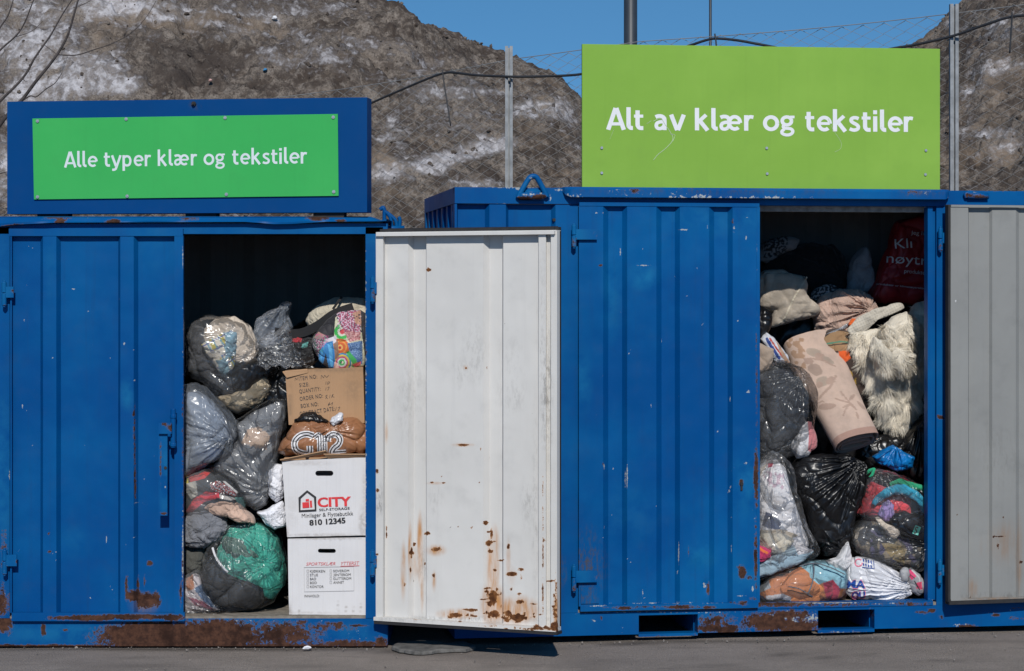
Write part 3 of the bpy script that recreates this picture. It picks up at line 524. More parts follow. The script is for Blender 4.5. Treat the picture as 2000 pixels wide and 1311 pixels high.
# ---- blue box sign on the left container
SG = empty('sign_board', FS, 'green panel on a blue box reading Alle typer klær og tekstiler', 'sign')
wS = FS.u(717) ; zb, zt = FS.z(365, 416.5), FS.z(365, 194.5); zb0, zt0 = zb, zt
SG['box'] = 0
MB().box(0, wS, 0, .11, zb, zt, .03).build('backing_box', M['sign_blue'], SG, FS, bevel=.005, paint={'rust': [(379, 204, 6, 4, .5)], 'chip': [(378, 228, 8, 1, .5), (650, 202, 2, 2, .6)], 'dirt': [(379, 205, 12, 4, .8)]})
gl, gr_, gb, gt = FS.u(66), FS.u(661.5), FS.z(363, 387), FS.z(363, 227.5)
MB().plate([(FS.u(64.5), FS.z(64.5, 232)), (FS.u(660.5), FS.z(660.5, 223)), (FS.u(662), FS.z(662, 383)), (FS.u(67.5), FS.z(67.5, 390))], -.010, -.003).build('panel', M['green_a'], SG, FS, bevel=.001)
for x, y in ((75, 237), (248, 233), (441, 230.5), (652, 229.5), (75, 385), (250, 383.5), (443.5, 380), (653, 375)):
    MB().cyl((FS.u(x), -.0125, FS.z(x, y)), (0, 1, 0), .0085, .005, 12).cyl((FS.u(x), -.0155, FS.z(x, y)), (0, 1, 0), .004, .003, 8).build('screw', M['screw'], SG, FS)
MB().cyl((FS.u(379), -.006, FS.z(379, 203)), (0, 1, 0), .012, .012, 6).cyl((FS.u(379), -.016, FS.z(379, 203)), (0, 1, 0), .006, .012, 8).build('bolt', M['rubber'], SG, FS)
wspace, xheight = 1.35, 1.12
sign_text(SG, M['letter_a'], 'Alle typer klær og tekstiler', FS, -.0103, (126, 327.5), (599.5, 319.5), 31, .155)
for x in (100, 390, 640): MB().box(FS.u(x - 30), FS.u(x + 30), .02, .09, H_L + .0, zb - .001, .1).build('foot', M['rubber'], SG, FS)

# ---- right container
RC = empty('container', FR, 'blue steel container with grey open door and lime sign on its roof', 'container'); RC['box'] = 2
u0, u1 = FR.u(888), FR.u(2170); H_R = 2.263; zs2 = FR.z(1300, 1192); zd = FR.z(1650, 1177); DPR = 1.35; zr = FR.z(1000, 398)
RR = [(1500, 1215, 60, 22, 0.83), (1560, 1225, 45, 22, 0.77), (1400, 1215, 40, 20, 0.66), (1420, 1228, 30, 16, 0.77), (1380, 1228, 30, 10, 0.66), (1300, 1248, 60, 5, 0.83), (1470, 1242, 120, 6, 0.83), (1650, 1240, 60, 5, 0.77), (1540, 1200, 60, 12, 0.72), (1700, 1200, 10, 14, 0.55), (1820, 1193, 8, 5, 0.88), (1800, 1197, 14, 3, 0.77), (1838, 1206, 5, 6, 0.66), (1890, 1223, 24, 4, 0.83), (1750, 1229, 8, 3, 0.66), (1945, 1201, 10, 4, 0.88), (1985, 1207, 25, 3, 0.66), (1175, 1206, 3, 5, 0.66), (2000, 1187, 30, 3, 0.55), (960, 1255, 60, 3, 0.44)]
p = MB(); st = .012; zA, zB_ = .03, zs2 - .004
pk = [(1247.5, 1363, 1201, 1243), (1597.5, 1708, 1191.5, 1235.5)]
edges = [u0] + sum([[FR.u(a), FR.u(b)] for a, b, _, _ in pk], []) + [u1]
for k in (0, 2, 4): p.box(edges[k], edges[k + 1], 0, .07, zA, zB_, st)
for a, b, t_, bt in pk:
    m = (a + b) / 2; p.box(FR.u(a), FR.u(b), 0.001, .07, zA + .001, FR.z(m, bt), st); p.box(FR.u(a), FR.u(b), 0.001, .07, FR.z(m, t_), zB_ - .001, st)
    p.box(FR.u(a) + .001, FR.u(a) + .006, .071, 1.1, FR.z(m, bt), FR.z(m, t_), .3); p.box(FR.u(b) - .006, FR.u(b) - .001, .071, 1.1, FR.z(m, bt), FR.z(m, t_), .3)
p.box(u0, u1, .07, DPR, zB_ - .02, zB_, .5); p.box(u0, u0 + .06, .07, DPR, zA, zB_, .3); p.box(u0 + .06, u1, DPR - .06, DPR, zA, zB_ - .02, .5)
p.build('sill_beam', M['blue_b'], RC, FR, bevel=.004, paint={'rust': RR, 'chip': [(1300, 1196, 400, 3, .5), (1550, 1210, 120, 26, .55), (1160, 1213, 8, 6, .6), (1650, 1235, 80, 5, .55), (1100, 1200, 60, 3, .5), (1215, 1225, 5, 20, .45), (1880, 1222, 45, 6, .5), (1860, 1215, 3, 14, .5), (1950, 1195, 60, 3, .5, -8)]})
MB().box(u0 + .04, u1 - .03, .008, DPR - .03, zB_, zd - .008, .2).build('floor', M['floor'], RC, FR)
mb = MB().box(FR.u(1478), FR.u(1822), -.004, .07, zB_ + .0005, zd + .001, .012); mb.build('threshold', M['blue_b'], RC, FR, bevel=.003, paint={'rust': [(1520, 1181, 60, 6, .75), (1640, 1181, 120, 5, .55), (1780, 1180, 50, 6, .55), (1480, 1180, 30, 8, .7)], 'chip': [(1650, 1178, 200, 3, .7)], 'dirt': [(1650, 1178, 180, 3, .6)]})
# corner post with the ribbed wall beside it
mb = MB(); zt, zb = zr, zB_ + .001
sheet(mb, FR, [(888.2, 0), (892, 0), (894, .032), (947, .032), (956, 0), (988, 0), (993, .032), (1076, .032), (1085, 0), (1129, 0)], zt - .002, zb, .002, .012, seed=9)
mb.box(u0, FR.u(892.5), .0, .07, zb, zt - .002, .05); mb.box(FR.u(1120), FR.u(1129.5), .008, .07, zb, zt - .002, .05)
mb.build('front_wall', M['blue_b'], RC, FR, paint={'rust': [(1096, 1063, 2, 6, .6)], 'chip': [(1018, 420, 3, 12, .6), (1034, 441, 5, 2, .6), (1105, 498, 2, 2, .6), (1110, 1110, 2, 20, .4), (1015, 406, 12, 2, .45)], 'dirt': [(1095, 1120, 12, 30, .7)]})
MB().cyl((FR.u(1080.5, .03), .010, FR.z(1080.5, 430, .03)), (0, 1, 0), .008, .02, 12).build('vent_hole', M['rubber'], RC, FR)
mb = MB().box(u0, u1, -.004, .07, zr, H_R, .012)
mb.build('top_rail', M['blue_b'], RC, FR, bevel=.004, paint={'chip': [(1000, 366, 110, 2.5, .6), (1075, 388, 4, 12, .6), (985, 397, 30, 1.6, .6), (1010, 368, 20, 6, .5), (1090, 371, 12, 5, .7), (1900, 376, 30, 4, .55), (1960, 404, 40, 1.6, .5), (900, 367, 20, 2, .6)], 'rust': [(1950, 374, 60, 2, .4)], 'dirt': [(1000, 366, 120, 2, .5)]})
# bent gutter lip over the opening
def lip():
    us = np.linspace(FR.u(1098), FR.u(1853), 220); f = np.clip(np.minimum((us - us[0]) / .035, (us[-1] - us) / .035), 0, 1) ** .5
    zt_, zb_ = FR.z(1500, 369.5, -.04), FR.z(1500, 387.5, -.04); c = zt_; mb = MB()
    rows = [np.stack([us, np.full_like(us, .0), np.full_like(us, H_R + .002)], 1), np.stack([us, -.035 * f - .006, c + .004 + 0 * us], 1), np.stack([us, -.048 * f - .006, c - .010 + 0 * us], 1), np.stack([us, -.050 * f - .006, c + (zb_ - c) * (.35 + .65 * f)], 1), np.stack([us, -.042 * f - .006, c + (zb_ - c) * (.35 + .65 * f) - .003], 1), np.stack([us, np.full_like(us, -.006), c + (zb_ - c) * (.3 + .6 * f) + .006], 1)]
    mb.grid(np.array(rows)[::-1]); return mb
lip().build('gutter_lip', M['blue_b'], RC, FR, smooth=False, paint={'chip': [(1120, 386, 30, 3, .6), *[(1140 + 46 * k_, 386.8, 40, 1.7, .46 + .1 * (k_ % 3)) for k_ in range(16)], *[(1150 + 60 * k_, 371, 36, 1.2, .35 + .12 * (k_ % 2)) for k_ in range(12)], (1800, 380, 60, 8, .6), (1310, 383, 8, 6, .8), (1110, 380, 14, 8, .6)], 'rust': [(1240, 370, 16, 2.5, .75), (1335, 369, 30, 2.5, .85), (1660, 380, 20, 6, .4), (1780, 378, 30, 8, .5)], 'dirt': [(1500, 371, 380, 3, .5), (1790, 379, 50, 8, .6)]})
mb = MB().box(FR.u(1480), FR.u(1850), .0, .07, FR.z(1650, 402.5), zr - .0005, .03); mb.build('header', M['blue_b'], RC, FR, bevel=.002, paint={'chip': [(1640, 401, 60, 1.5, .5)]})
mb = MB().box(FR.u(1481), FR.u(1815), .075, .10, FR.z(1650, 413), FR.z(1650, 402), .03); M['grey_strip'] = mat_plain('grey plywood lining', (.30, .28, .26), .8, .3, 30)
mb.build('lining_strip', M['grey_strip'], RC, FR)
# jamb right of the opening
mb = MB(); zt, zb = FR.z(1830, 403), zd + .0012; mb.box(FR.u(1812.5), FR.u(1822), .004, .06, zb, zt - .004, .02); mb.box(FR.u(1822), FR.u(1829), .022, .06, zb, zt - .004, .02); mb.box(FR.u(1829), FR.u(1853), 0, .06, zB_ + .0006, zt - .001, .02); mb.box(FR.u(1853), u1, 0.001, .03, zB_ + .0006, zr - .001, .1)
mb.build('door_jamb', M['blue_b'], RC, FR, bevel=.002, paint={'rust': [(1838, 814, 8, 5, .9), (1832, 1178, 12, 3, .5)], 'chip': [(1820, 440, 2, 2, .7), (1827, 690, 2, 3, .7), (1822, 1172, 10, 3, .6), (1838, 950, 2, 2, .6)]})
mb = MB().box(u0, u1, .02, DPR, H_R - .03, H_R - .002, .4); mb.build('roof', M['blue_b'], RC, FR)
mb = MB(); sheet(mb, FR, [(1120 + 24 * k, (0, .03, .03, 0)[k % 4]) for k in range(36)], H_R - .04, zd, DPR - .06, .2); mb.build('rear_wall', M['inside'], RC, FR)
mb = MB(); mb.box(FR.u(1455), FR.u(1459), .08, DPR - .07, zd, H_R - .04, .3); mb.build('side_wall', M['inside'], RC, FR)
mb = MB(); mb.box(FR.u(2060), FR.u(2064), .08, DPR - .07, zd, H_R - .04, .3); mb.build('side_wall', M['inside'], RC, FR)
mb = MB(); ys = np.linspace(.07, DPR, 100); wv = .02 * np.clip(np.sin(ys * 30) * 2.2, -1, 1) + .024
mb.grid(np.stack([np.stack([u0 + wv, ys, np.full_like(ys, z)], 1) for z in (zr + .002, .08)])); mb.box(u0, u0 + .06, .07, DPR, zr, H_R - .03, .3); mb.box(u0, u0 + .05, DPR - .05, DPR, .08, zr, .3)
mb.build('outer_side_wall', M['blue_b'], RC, FR)
# closed blue door
y0 = -.020; zt, zb = FR.z(1300, 403, y0), FR.z(1300, 1181, y0)
prof = [(1130.5, 0)] + sum([[(a, 0), (a + 10, .030), (b - 10, .030), (b, 0)] for a, b in ((1178, 1225), (1282, 1328), (1385, 1431))], []) + [(1480, 0)]
mb = MB(); sheet(mb, FR, prof, zt, zb, y0, .009, seed=13, dent=.0045, bulges=[(FR.u(1378), FR.z(1378, 1145), .02, .03, .008), (FR.u(1360), FR.z(1360, 1080), .05, .06, -.004)])
mb.box(FR.u(1130), FR.u(1481), y0 - .003, y0 + .035, zt - .001, FR.z(1300, 396, y0), .012); mb.box(FR.u(1132), FR.u(1479), y0 - .004, y0 + .03, FR.z(1300, 1191, y0), zb + .001, .01)
mb.box(FR.u(1476), FR.u(1482), y0 - .0015, y0 + .06, zb + .001, zt - .001, .015)
B2 = [(1450, 1118, 9, 14, 1.0), (1446, 1108, 12, 5, .7), (1448, 944, 6, 9, .75), (1477, 930, 5, 70, .8), (1474, 940, 4, 30, .7), (1476, 1080, 4, 80, .75), (1478, 760, 2, 100, .55), (1478, 660, 2, 60, .5), (1383, 1150, 3, 16, .85), (1220, 1188, 24, 4, .75), (1330, 1186, 36, 5, .85), (1385, 1186, 20, 4, .7), (1450, 1178, 14, 6, .75), (1434, 1177, 10, 3, .6), (1431, 432, 3, 6, .7), (1172, 519, 5, 2, .7), (1470, 1170, 10, 5, .6), (1462, 1128, 8, 6, .6), (1178, 905, 2, 6, .5), (1345, 1075, 2.5, 15, .4), (1240, 1186, 100, 3, .45)]
door = mb.build('door', M['blue_b'], RC, FR, paint={'rust': B2, 'chip': scr(1140, 1475, 410, 1180, 60) + [(1165, 416, 4, 3, .85), (1177, 417, 2, 4, .8), (1250, 446, 18, 1.6, .7), (1336, 449, 14, 3, .75), (1350, 470, 2, 12, .5), (1381, 442, 1.5, 10, .7), (1433, 445, 3, 14, .65), (1459, 425, 4, 3, .7), (1467, 398, 12, 2, .6), (1255, 518, 26, 1.4, .75), (1225, 930, 2.5, 34, .8), (1221, 935, 1.5, 30, .7), (1180, 910, 3, 9, .7), (1326, 1080, 2, 30, .75), (1226, 1092, 2, 8, .75), (1256, 1160, 2, 14, .75), (1270, 1155, 1.5, 26, .6), (1247, 1118, 1.5, 10, .6), (1280, 1155, 1.5, 14, .6), (1262, 1166, 12, 1.6, .6, -35), (1306, 1155, 1.6, 10, .6, -30), (1429, 1075, 1.6, 24, .6), (1277, 1055, 1.5, 16, .6), (1310, 1178, 160, 2.5, .6), (1456, 905, 6, 6, .55), (1425, 955, 3, 14, .55, 20), (1445, 1163, 18, 2, .7), (1376, 1143, 4, 8, .8), (1470, 1150, 3, 8, .8), (1460, 765, 12, 4, .6), (1479, 500, 1.6, 60, .6), (1355, 692, 3, 2, .6), (1340, 578, 10, 1, .5, 10), (1170, 1184, 25, 3, .7)], 'fade': [(1256, 540, 28, 24, 1.0), (1195, 560, 18, 90, .6), (1400, 430, 120, 30, .55), (1370, 1085, 30, 30, .7), (1460, 945, 30, 70, .7), (1140, 740, 16, 60, .6), (1230, 1000, 60, 60, .3), (1455, 1130, 40, 40, .5)], 'dirt': [(1145, 1110, 36, 60, .85), (1150, 1060, 22, 30, .5)]})
door['box'] = 2; tag(door, 'closed blue ribbed door with chipped paint')
hinge(door, FR, M['blue_b'], 1121, 461, 44, -.036, 1166); hinge(door, FR, M['blue_b'], 1121, 1130, 50, -.036, 1166)
MB().cyl((FR.u(1448, y0), y0 - .003, FR.z(1448, 945, y0)), (0, 1, 0), .009, .012, 12).box(FR.u(1446, y0), FR.u(1450, y0), y0 - .006, y0, FR.z(1448, 958, y0), FR.z(1448, 944, y0)).build('lock_slot', M['rubber'], door, FR)
mb = MB().box(FR.u(1133), FR.u(1168), -.026, -.016, FR.z(1150, 1178), FR.z(1150, 1146), .02); mb.build('cover_plate', M['blue_b'], door, FR, bevel=.002, paint={'dirt': [(1150, 1160, 30, 30, .8)]})
# grey open door
wG = FG.u(2225); y0 = 0.0; zt, zb = FG.z(1860, 404), FG.z(1860, 1172)
prof = [(1857, 0), (1891, 0), (1892, .030), (1932, .030), (1938, .014), (1984, .014), (1990, .030), (2040, .030), (2046, .014), (2090, .014), (2096, .03), (2140, .03), (2146, .0), (2180, .0)]
mb = MB(); sheet(mb, FG, prof, zt, zb, y0, .009, seed=21, dent=.002); mb.box(FG.u(1857), FG.u(2180), -.004, .014, zt - .001, zt + .010, .015); mb.box(FG.u(1857), FG.u(2180), -.003, .032, zb - .004, zb + .003, .012)
door = put(mb, 'door', M['grey'], RC, FG, paint={'rust': [(1950, 1047, 14, 2, .8), (1941, 1048, 3, 3, .9), (1949, 1067, 2.4, 9, .8), (1993, 1098, 4, 4, .9), (1959, 1011, 2.5, 3, .8), (1870, 1005, 2, 2, .8), (1895, 1170, 3, 12, .4)], 'stain': [(1960, 1060, 35, 50, .45), (1950, 1055, 14, 20, .5), (1990, 1090, 8, 90, .55), (1900, 1150, 12, 24, .55), (1950, 1170, 80, 5, .6), (1916, 1065, 5, 30, .35)], 'dirt': [(1960, 1165, 90, 8, .4), (1950, 900, 40, 60, .2)], 'chip': [(1866, 588, 1.5, 4, .9)]})
door['box'] = 2; tag(door, 'open grey door seen from inside')
mb = MB(); mb.box(FG.u(1853), FG.u(2185), .033, .045, zb - .022, zt + .012, .2); mb.box(FG.u(1852.5), FG.u(1856.6), .002, .033, zb - .01, zt + .008, .2); mb.box(FG.u(1854), FG.u(2185), -.002, .033, zb - .024, zb - .005, .2)
put(mb, 'gasket', M['rubber'], door, FG, bevel=.003)
hinge(door, FR, M['blue_b'], 1837, 468, 46, -.03, 1851); hinge(door, FR, M['blue_b'], 1836, 1117, 46, -.03, 1851)
# lifting eyes
def eye(lx, folded):
    mb = MB()
    if not folded:
        P = smooth_line([FR.pt(x, y, -.02 - .0 * k) for k, (x, y) in enumerate([(1012, 387), (1018, 374), (1031, 352), (1037, 345.5), (1045, 345), (1051, 351), (1063, 373), (1068, 385)])], 6); mb.tube(P, .0135, 10)
        mb.cyl(FR.pt(1038, 383.5, -.022), (1, 0, 0), .019, .125, 14)
        mb.plate([FR.pt(x, y, 0)[[0, 2]] for x, y in ((1016, 382), (1028, 371), (1044, 369), (1058, 373), (1062, 382))], -.012, -.004)
    else: mb.cyl(FR.pt(1910, 383, -.02), (1, 0, 0), .016, .11, 14); mb.tube(smooth_line([FR.pt(x, y, -.018) for x, y in ((1888, 386), (1886, 380), (1890, 377), (1900, 377))], 5), .012, 8)
    return mb.build('lifting_eye', M['blue_b'], RC, FR, smooth=True, paint={'chip': [(1037, 348, 8, 4, .6), (1018, 378, 6, 8, .55), (1062, 376, 5, 12, .5), (1038, 378, 14, 3, .5)], 'rust': [(1014, 388, 8, 5, .8), (1060, 384, 8, 6, .9), (1020, 384, 6, 4, .7), (1889, 382, 6, 6, .8), (1930, 385, 4, 3, .6)], 'fade': [(1038, 370, 30, 30, .7)]})
eye(0, False); eye(1, True)
# ---- lime sign standing on the right container
yS = .018
SR = empty('sign_board', Frame(*FR.W([[FR.u(1486, yS), yS, H_R]])[0], FR.a), 'lime green sign with white letters Alt av klær og tekstiler', 'sign'); SR['local'] = 1
FRS = Frame(*FR.W([[FR.u(1486, yS), yS, H_R]])[0], FR.a)
q = [(FRS.u(1137), FRS.z(1137, 363)), (FRS.u(1137), FRS.z(1137, 86)), (FRS.u(1836), FRS.z(1836, 95.5)), (FRS.u(1836), FRS.z(1836, 367.5))]
zb = .004; q[0] = (q[0][0], zb); q[3] = (q[3][0], zb)
MB().plate(q, 0, .018).build('panel', M['green_b'], SR, FRS, bevel=.0015)
sign_text(SR, M['letter'], 'Alt av klær og tekstiler', FRS, -.0003, (1186, 253.5), (1783, 258), 43, .182); wspace, xheight = 1.0, 1.0
for x, y in ((1175, 289), (1497, 289.5), (1808, 294), (1175, 338), (1498, 339.5), (1807, 341)):
    MB().cyl((FRS.u(x), -.003, FRS.z(x, y)), (0, 1, 0), .007, .006, 12).build('screw', M['screw'], SR, FRS)
for x in (1210, 1500, 1780): MB().box(FRS.u(x - 8), FRS.u(x + 8), .019, .05, .0, .62, .2).build('support_post', M['galv'], SR, FRS)
for pts, w in (([(1276, 237), (1290, 232), (1300, 245), (1309, 258), (1314, 268), (1312, 277), (1300, 290), (1285, 302), (1276, 313)], .0026), ([(1309, 262), (1318, 264), (1314, 276)], .002), ([(1618, 232), (1625, 250), (1637, 268), (1643, 280), (1641, 291), (1630, 297)], .0014), ([(1263, 242), (1272, 236)], .0018), ([(1199, 253), (1191, 272)], .001)):
    stroke(MB(), smooth_line([FRS.pt(x, y, 0)[[0, 2]] for x, y in pts], 6), w, -.0014).build('scratch', M['scratch'], SR, FRS)
# small blue bent bracket by the roof corner of the left container
mb = MB()
for pts in ([(742, 410), (750, 407), (750, 442)], [(750, 412), (762, 424), (765, 446)], [(756, 416), (772, 430), (775, 446)], [(778, 424), (781, 430), (780, 446)]):
    mb.tube(smooth_line([FL.W([FL.pt(x, y, .5)])[0] for x, y in pts], 5), .010, 8)
v = mb.arr(); a = FL.W([FL.pt(742, 446, .5)])[0]; b = FL.W([FL.pt(790, 446, .5)])[0]; mb.tube([a - [0.02, 0, 0], b], .014, 8); mb.tube([(b - [.05, 0, 0]), (b - [.05, 0, 1.86])], .02, 8)
tag(mb.build('rack', M['blue_b'], smooth=True), 'small bent blue tube rack in the gap between the containers', 'rack')
# ------------------------------------------------------------------ fence, cable, poles, bare tree, stones
FPTS = [(-150, 6.4, 2.85), (600, 5.2, 3.20), (994, 4.0, 3.345), (1863, 2.6, 3.48), (2100, 2.2, 3.5), (2500, 1.9, 3.5)]
def fence():
    fx = np.array([(p_[0] - HX) * (CAM_D + p_[1]) / FPX for p_ in FPTS]); fy = np.array([p_[1] for p_ in FPTS]); fz = np.array([p_[2] for p_ in FPTS])
    s = np.concatenate([[0], np.cumsum(np.hypot(np.diff(fx), np.diff(fy)))])
    root = empty('fence', Frame(fx[2], fy[2]), 'chain link fence with galvanised posts along the snow heap', 'fence'); o = np.array([fx[2], fy[2], 0])
    root['local'] = 0; del root['local']; root['org'] = [float(v_) for v_ in o]
    pit = .068; n = int(s[-1] / pit); mb = MB()
    for i in range(n):
        c = i * pit; ztop = np.interp(c, s, fz) - .035 * math.sin(math.pi * ((c * 1.0) % 3.1) / 3.1) ; zz = np.arange(0, int((ztop - 1.55) / (pit / 2)))
        a = c + np.where((zz + i) % 2 == 0, -1, 1) * pit / 2; h = ztop - zz * pit / 2
        pts = np.stack([np.interp(a, s, fx), np.interp(a, s, fy) + .02 * np.sin(h * 2.1 + c) + np.where((zz + i) % 2, .003, -.003), h + .008 * np.sin(c * 3)], 1); mb.tube(pts, .0024, 6, False)
    mb.build('chain_mesh', M['wire'], root, smooth=True)
    mb = MB(); c = np.linspace(0, s[-1], 400); mb.tube(np.stack([np.interp(c, s, fx), np.interp(c, s, fy), np.interp(c, s, fz) - .035 * np.sin(math.pi * (c % 3.1) / 3.1)], 1), .0028, 5); mb.build('top_wire', M['wire'], root)
    for px, top in ((994, 3.40), (1863, 3.50), (-120, 3.0)):
        y = np.interp(px, [q[0] for q in FPTS], fy) - .05; x = (px - HX) * (CAM_D + y) / FPX; mb = MB()
        for dx in (-.0155, .0155): mb.box(x + dx - .010, x + dx + .010, y - .02, y + .02, 0, top, .5)
        mb.box(x - .0055, x + .0055, y + .006, y + .02, 0, top - .01, .5); mb.build('post', M['galv'], root, bevel=.002)
        for k in range(4):
            pass
    return root
fence()
def fence_y(px): return np.interp(px, [q[0] for q in FPTS], [q[1] for q in FPTS]) - .09
def wpt(px, py, Y): return np.array([(px - HX) * (CAM_D + Y) / FPX, Y, EYE - (py - HY) * (CAM_D + Y) / FPX])
cb = smooth_line([(640, 238), (700, 213), (735, 197), (790, 173), (840, 152), (866, 143.5), (885, 142), (930, 147), (1000, 150), (1070, 149), (1135, 145), (1200, 130), (1290, 108), (1345, 90), (1378, 79), (1400, 75.5), (1440, 79), (1490, 88), (1560, 100), (1680, 104), (1755, 93), (1800, 85), (1862, 70), (1920, 50), (1976, 33), (2030, 33), (2150, 60)], 8)
cab = MB().tube([wpt(x, y, fence_y(x)) for x, y in cb], .0084, 8).build('cable', M['cable'], smooth=True); tag(cab, 'black cable sagging along the top of the chain link fence', 'cable')
for pts in ([(864, 136), (867, 160), (874, 205), (880, 246)], [(1396, 66), (1398, 78), (1399, 90)], [(1977, 24), (1976, 45), (1974, 75), (1972, 104)], [(997, 151), (997, 160)]):
    MB().tube([wpt(x, y, fence_y(x) - .016) for x, y in smooth_line(pts, 4)], .0055, 6).build('cable_tie', M['cable'], cab, smooth=True)
def lamp(px, w, Y, h, lab):
    x = (px - HX) * (CAM_D + Y) / FPX; r = w / 2 * (CAM_D + Y) / FPX; root = empty('lamp_post', Frame(x, Y), lab, 'lamp post'); f = Frame(x, Y)
    MB().tube([(0, 0, 0), (0, 0, .9), (0, 0, .95), (0, 0, h)], [r * 1.25, r * 1.25, r * 1.02, r * .95], 20).build('pole', M['pole'], root, f, smooth=True)
    MB().tube([(0, 0, h - .02), (0, -.4, h + .15), (0, -1.2, h + .2)], [r * .6, r * .5, r * .45], 10).build('arm', M['pole'], root, f, smooth=True)
    MB().box(-.16, .16, -1.75, -1.15, h + .14, h + .25).build('lamp_head', M['pole'], root, f, bevel=.03)
lamp(1231.5, 26.5, 7.5, 8.5, 'thick dark grey lamp post rising behind the lime sign'); lamp(1387.5, 5.5, 38, 15, 'thin distant lamp post right of the thick one')

def tree():
    f = Frame(*wpt(-150, 1000, 2.3)[:2]); root = empty('tree', f, 'bare leafless tree reaching in over the blue box sign', 'tree'); Y = 2.3
    def br(pts, r0, r1, nm='branch'):
        P = smooth_line([wpt(x, y, Y + dy) for x, y, dy in pts], 8) - f.o; P += .012 * np.stack([noise3(P * 5 + k_) for k_ in (3, 13, 23)], 1)
        MB().tube(P, np.linspace(r0, r1, len(P)) * .8, 7).build(nm, M['bark'], root, f, smooth=True)
    br([(-150, 1250, 0), (-150, 900, 0), (-140, 600, 0), (-135, 420, 0), (-110, 300, 0), (-90, 120, .1), (-60, -80, .2)], .06, .02, 'trunk')
    br([(-135, 420, 0), (-60, 330, 0), (10, 230, -.1), (50, 186, -.1), (80, 150, -.1), (112, 108, -.1), (135, 62, -.1), (150, 20, -.1), (160, -25, -.1)], .017, .006)
    br([(-130, 380, .1), (-60, 260, .1), (0, 196, .1), (45, 150, .1), (72, 110, .1), (95, 72, .1), (120, 30, .1), (142, -6, .1)], .013, .004)
    br([(112, 108, -.1), (150, 107, -.1), (185, 97, -.1), (215, 87, -.1), (255, 66, -.1), (285, 33, -.1), (305, 0, -.1)], .005, .002)
    br([(86, 86, .1), (98, 96, .05), (112, 108, -.1)], .003, .002); br([(30, 205, -.1), (58, 187, -.1), (72, 188, -.1), (92, 172, -.1), (108, 160, -.1), (121, 141, -.1)], .006, .0025)
    br([(-100, 240, .05), (-40, 150, .05), (0, 100, .05), (28, 72, .05), (48, 40, .05), (69, -3, .05)], .010, .004); br([(-95, 180, .1), (-30, 100, .1), (0, 55, .1), (15, 32, .1), (28, -5, .1)], .009, .004)
    br([(28, 72, .05), (45, 66, .05), (62, 58, .05), (82, 40, .05)], .0035, .0015); br([(156, 14, -.1), (172, 6, -.1), (192, -6, -.1)], .003, .002); br([(43, 156, .1), (48, 160, .1), (54, 158, .1)], .003, .001)
    br([(-60, 250, 0), (-20, 236, 0), (12, 226, 0)], .005, .002); br([(-60, 350, 0), (-20, 342, 0), (14, 336, 0)], .006, .003)
tree()
# slab of broken asphalt in the gap, scraps on the ground
def slab():
    out = [(766, 1269), (775, 1261), (812, 1256), (850, 1259), (880, 1262), (905, 1259), (926, 1266), (915, 1273), (870, 1274), (825, 1279), (785, 1275)]
    mb = MB(); top = []
    for x, y in out:
        Yg = EYE * FPX / (y - HY) - CAM_D; top.append(((x - HX) * (CAM_D + Yg) / FPX, Yg))
    top = np.array(top); c = top.mean(0); top[:, 1] = c[1] + (top[:, 1] - c[1]) * 1.0; N = 40; L = smooth_line(top, 5, True); L = L + .006 * rng.normal(size=L.shape); rows = []
    for s, h in ((1.0, 0.0), (.995, .012), (.95, .017), (.6, .019), (.25, .021), (.02, .020)): rows.append(np.concatenate([c + (L - c) * s, (h + (.006 * noise3(np.concatenate([(c + (L - c) * s) * 9, np.zeros((len(L), 1))], 1)) if h else np.zeros(len(L))))[:, None]], 1))
    rows = np.array(rows); rows = np.concatenate([rows, rows[:, :1]], 1); mb.grid(rows)
    M['slab'] = mat_plain('dark grey broken slab', (.105, .10, .094), .95, .35, 22, .004, 50); return mb.build('slab', M['slab'], smooth=False, attrs=None)
tag(slab(), 'flat grey slab of broken asphalt lying in front of the gap between containers', 'slab')
def pebbles():
    mb = MB(); bm = bmesh.new(); bmesh.ops.create_icosphere(bm, subdivisions=2, radius=1); bv = np.array([v.co[:] for v in bm.verts]); bf = [[v.index for v in f.verts] for f in bm.faces]; bm.free()
    for k in range(520):
        x = rng.uniform(-2.9, 2.9); edge = rng.random() < .55; yy = (-.09 if x < -.6 else max(0, .15 * (x + .28)) - .02) - (abs(rng.normal(0, .05)) if edge else rng.uniform(.05, 1.6)); r = .0018 + .0045 * rng.random() ** 4
        mb.add(bv * r * rng.uniform(.45, 1.2, 3) * (1 + .3 * rng.normal(size=(len(bv), 1))) + [x, yy, r * .35], bf)
    M['grit'] = mat_plain('pale grit', (.19, .17, .155), .95, .6, 30); o = mb.build('grit', M['grit'], smooth=False); tag(o, 'loose grit scattered over the asphalt', 'grit', kind='stuff')
pebbles()

def rubble():
    """Clods, ice lumps and scraps lying on the snow heap."""
    hp = bpy.data.objects['snow_hill']; W_ = np.array([v.co[:] for v in hp.data.vertices]) + np.array(hp.location); x, y = proj(W_); ok = np.where((x > -100) & (x < 2100) & (y < 460) & (y > -60) & (W_[:, 1] < 10.4))[0]
    bm = bmesh.new(); bmesh.ops.create_icosphere(bm, subdivisions=2, radius=1); bv = np.array([v.co[:] for v in bm.verts]); bf = [[v.index for v in f.verts] for f in bm.faces]; bm.free(); mb = MB()
    for i in rng.choice(ok, 2200):
        r = .005 + .020 * rng.random() ** 4; mb.add(bv * r * rng.uniform(.5, 1.3, 3) * (1 + .8 * noise3(bv * 1.7 + i)[:, None]) + W_[i] + [0, 0, r * .2], bf)
    tag(mb.build('clods', M['heap'], smooth=False), 'clods and ice lumps strewn over the snow heap', 'clods', kind='stuff')
rubble()
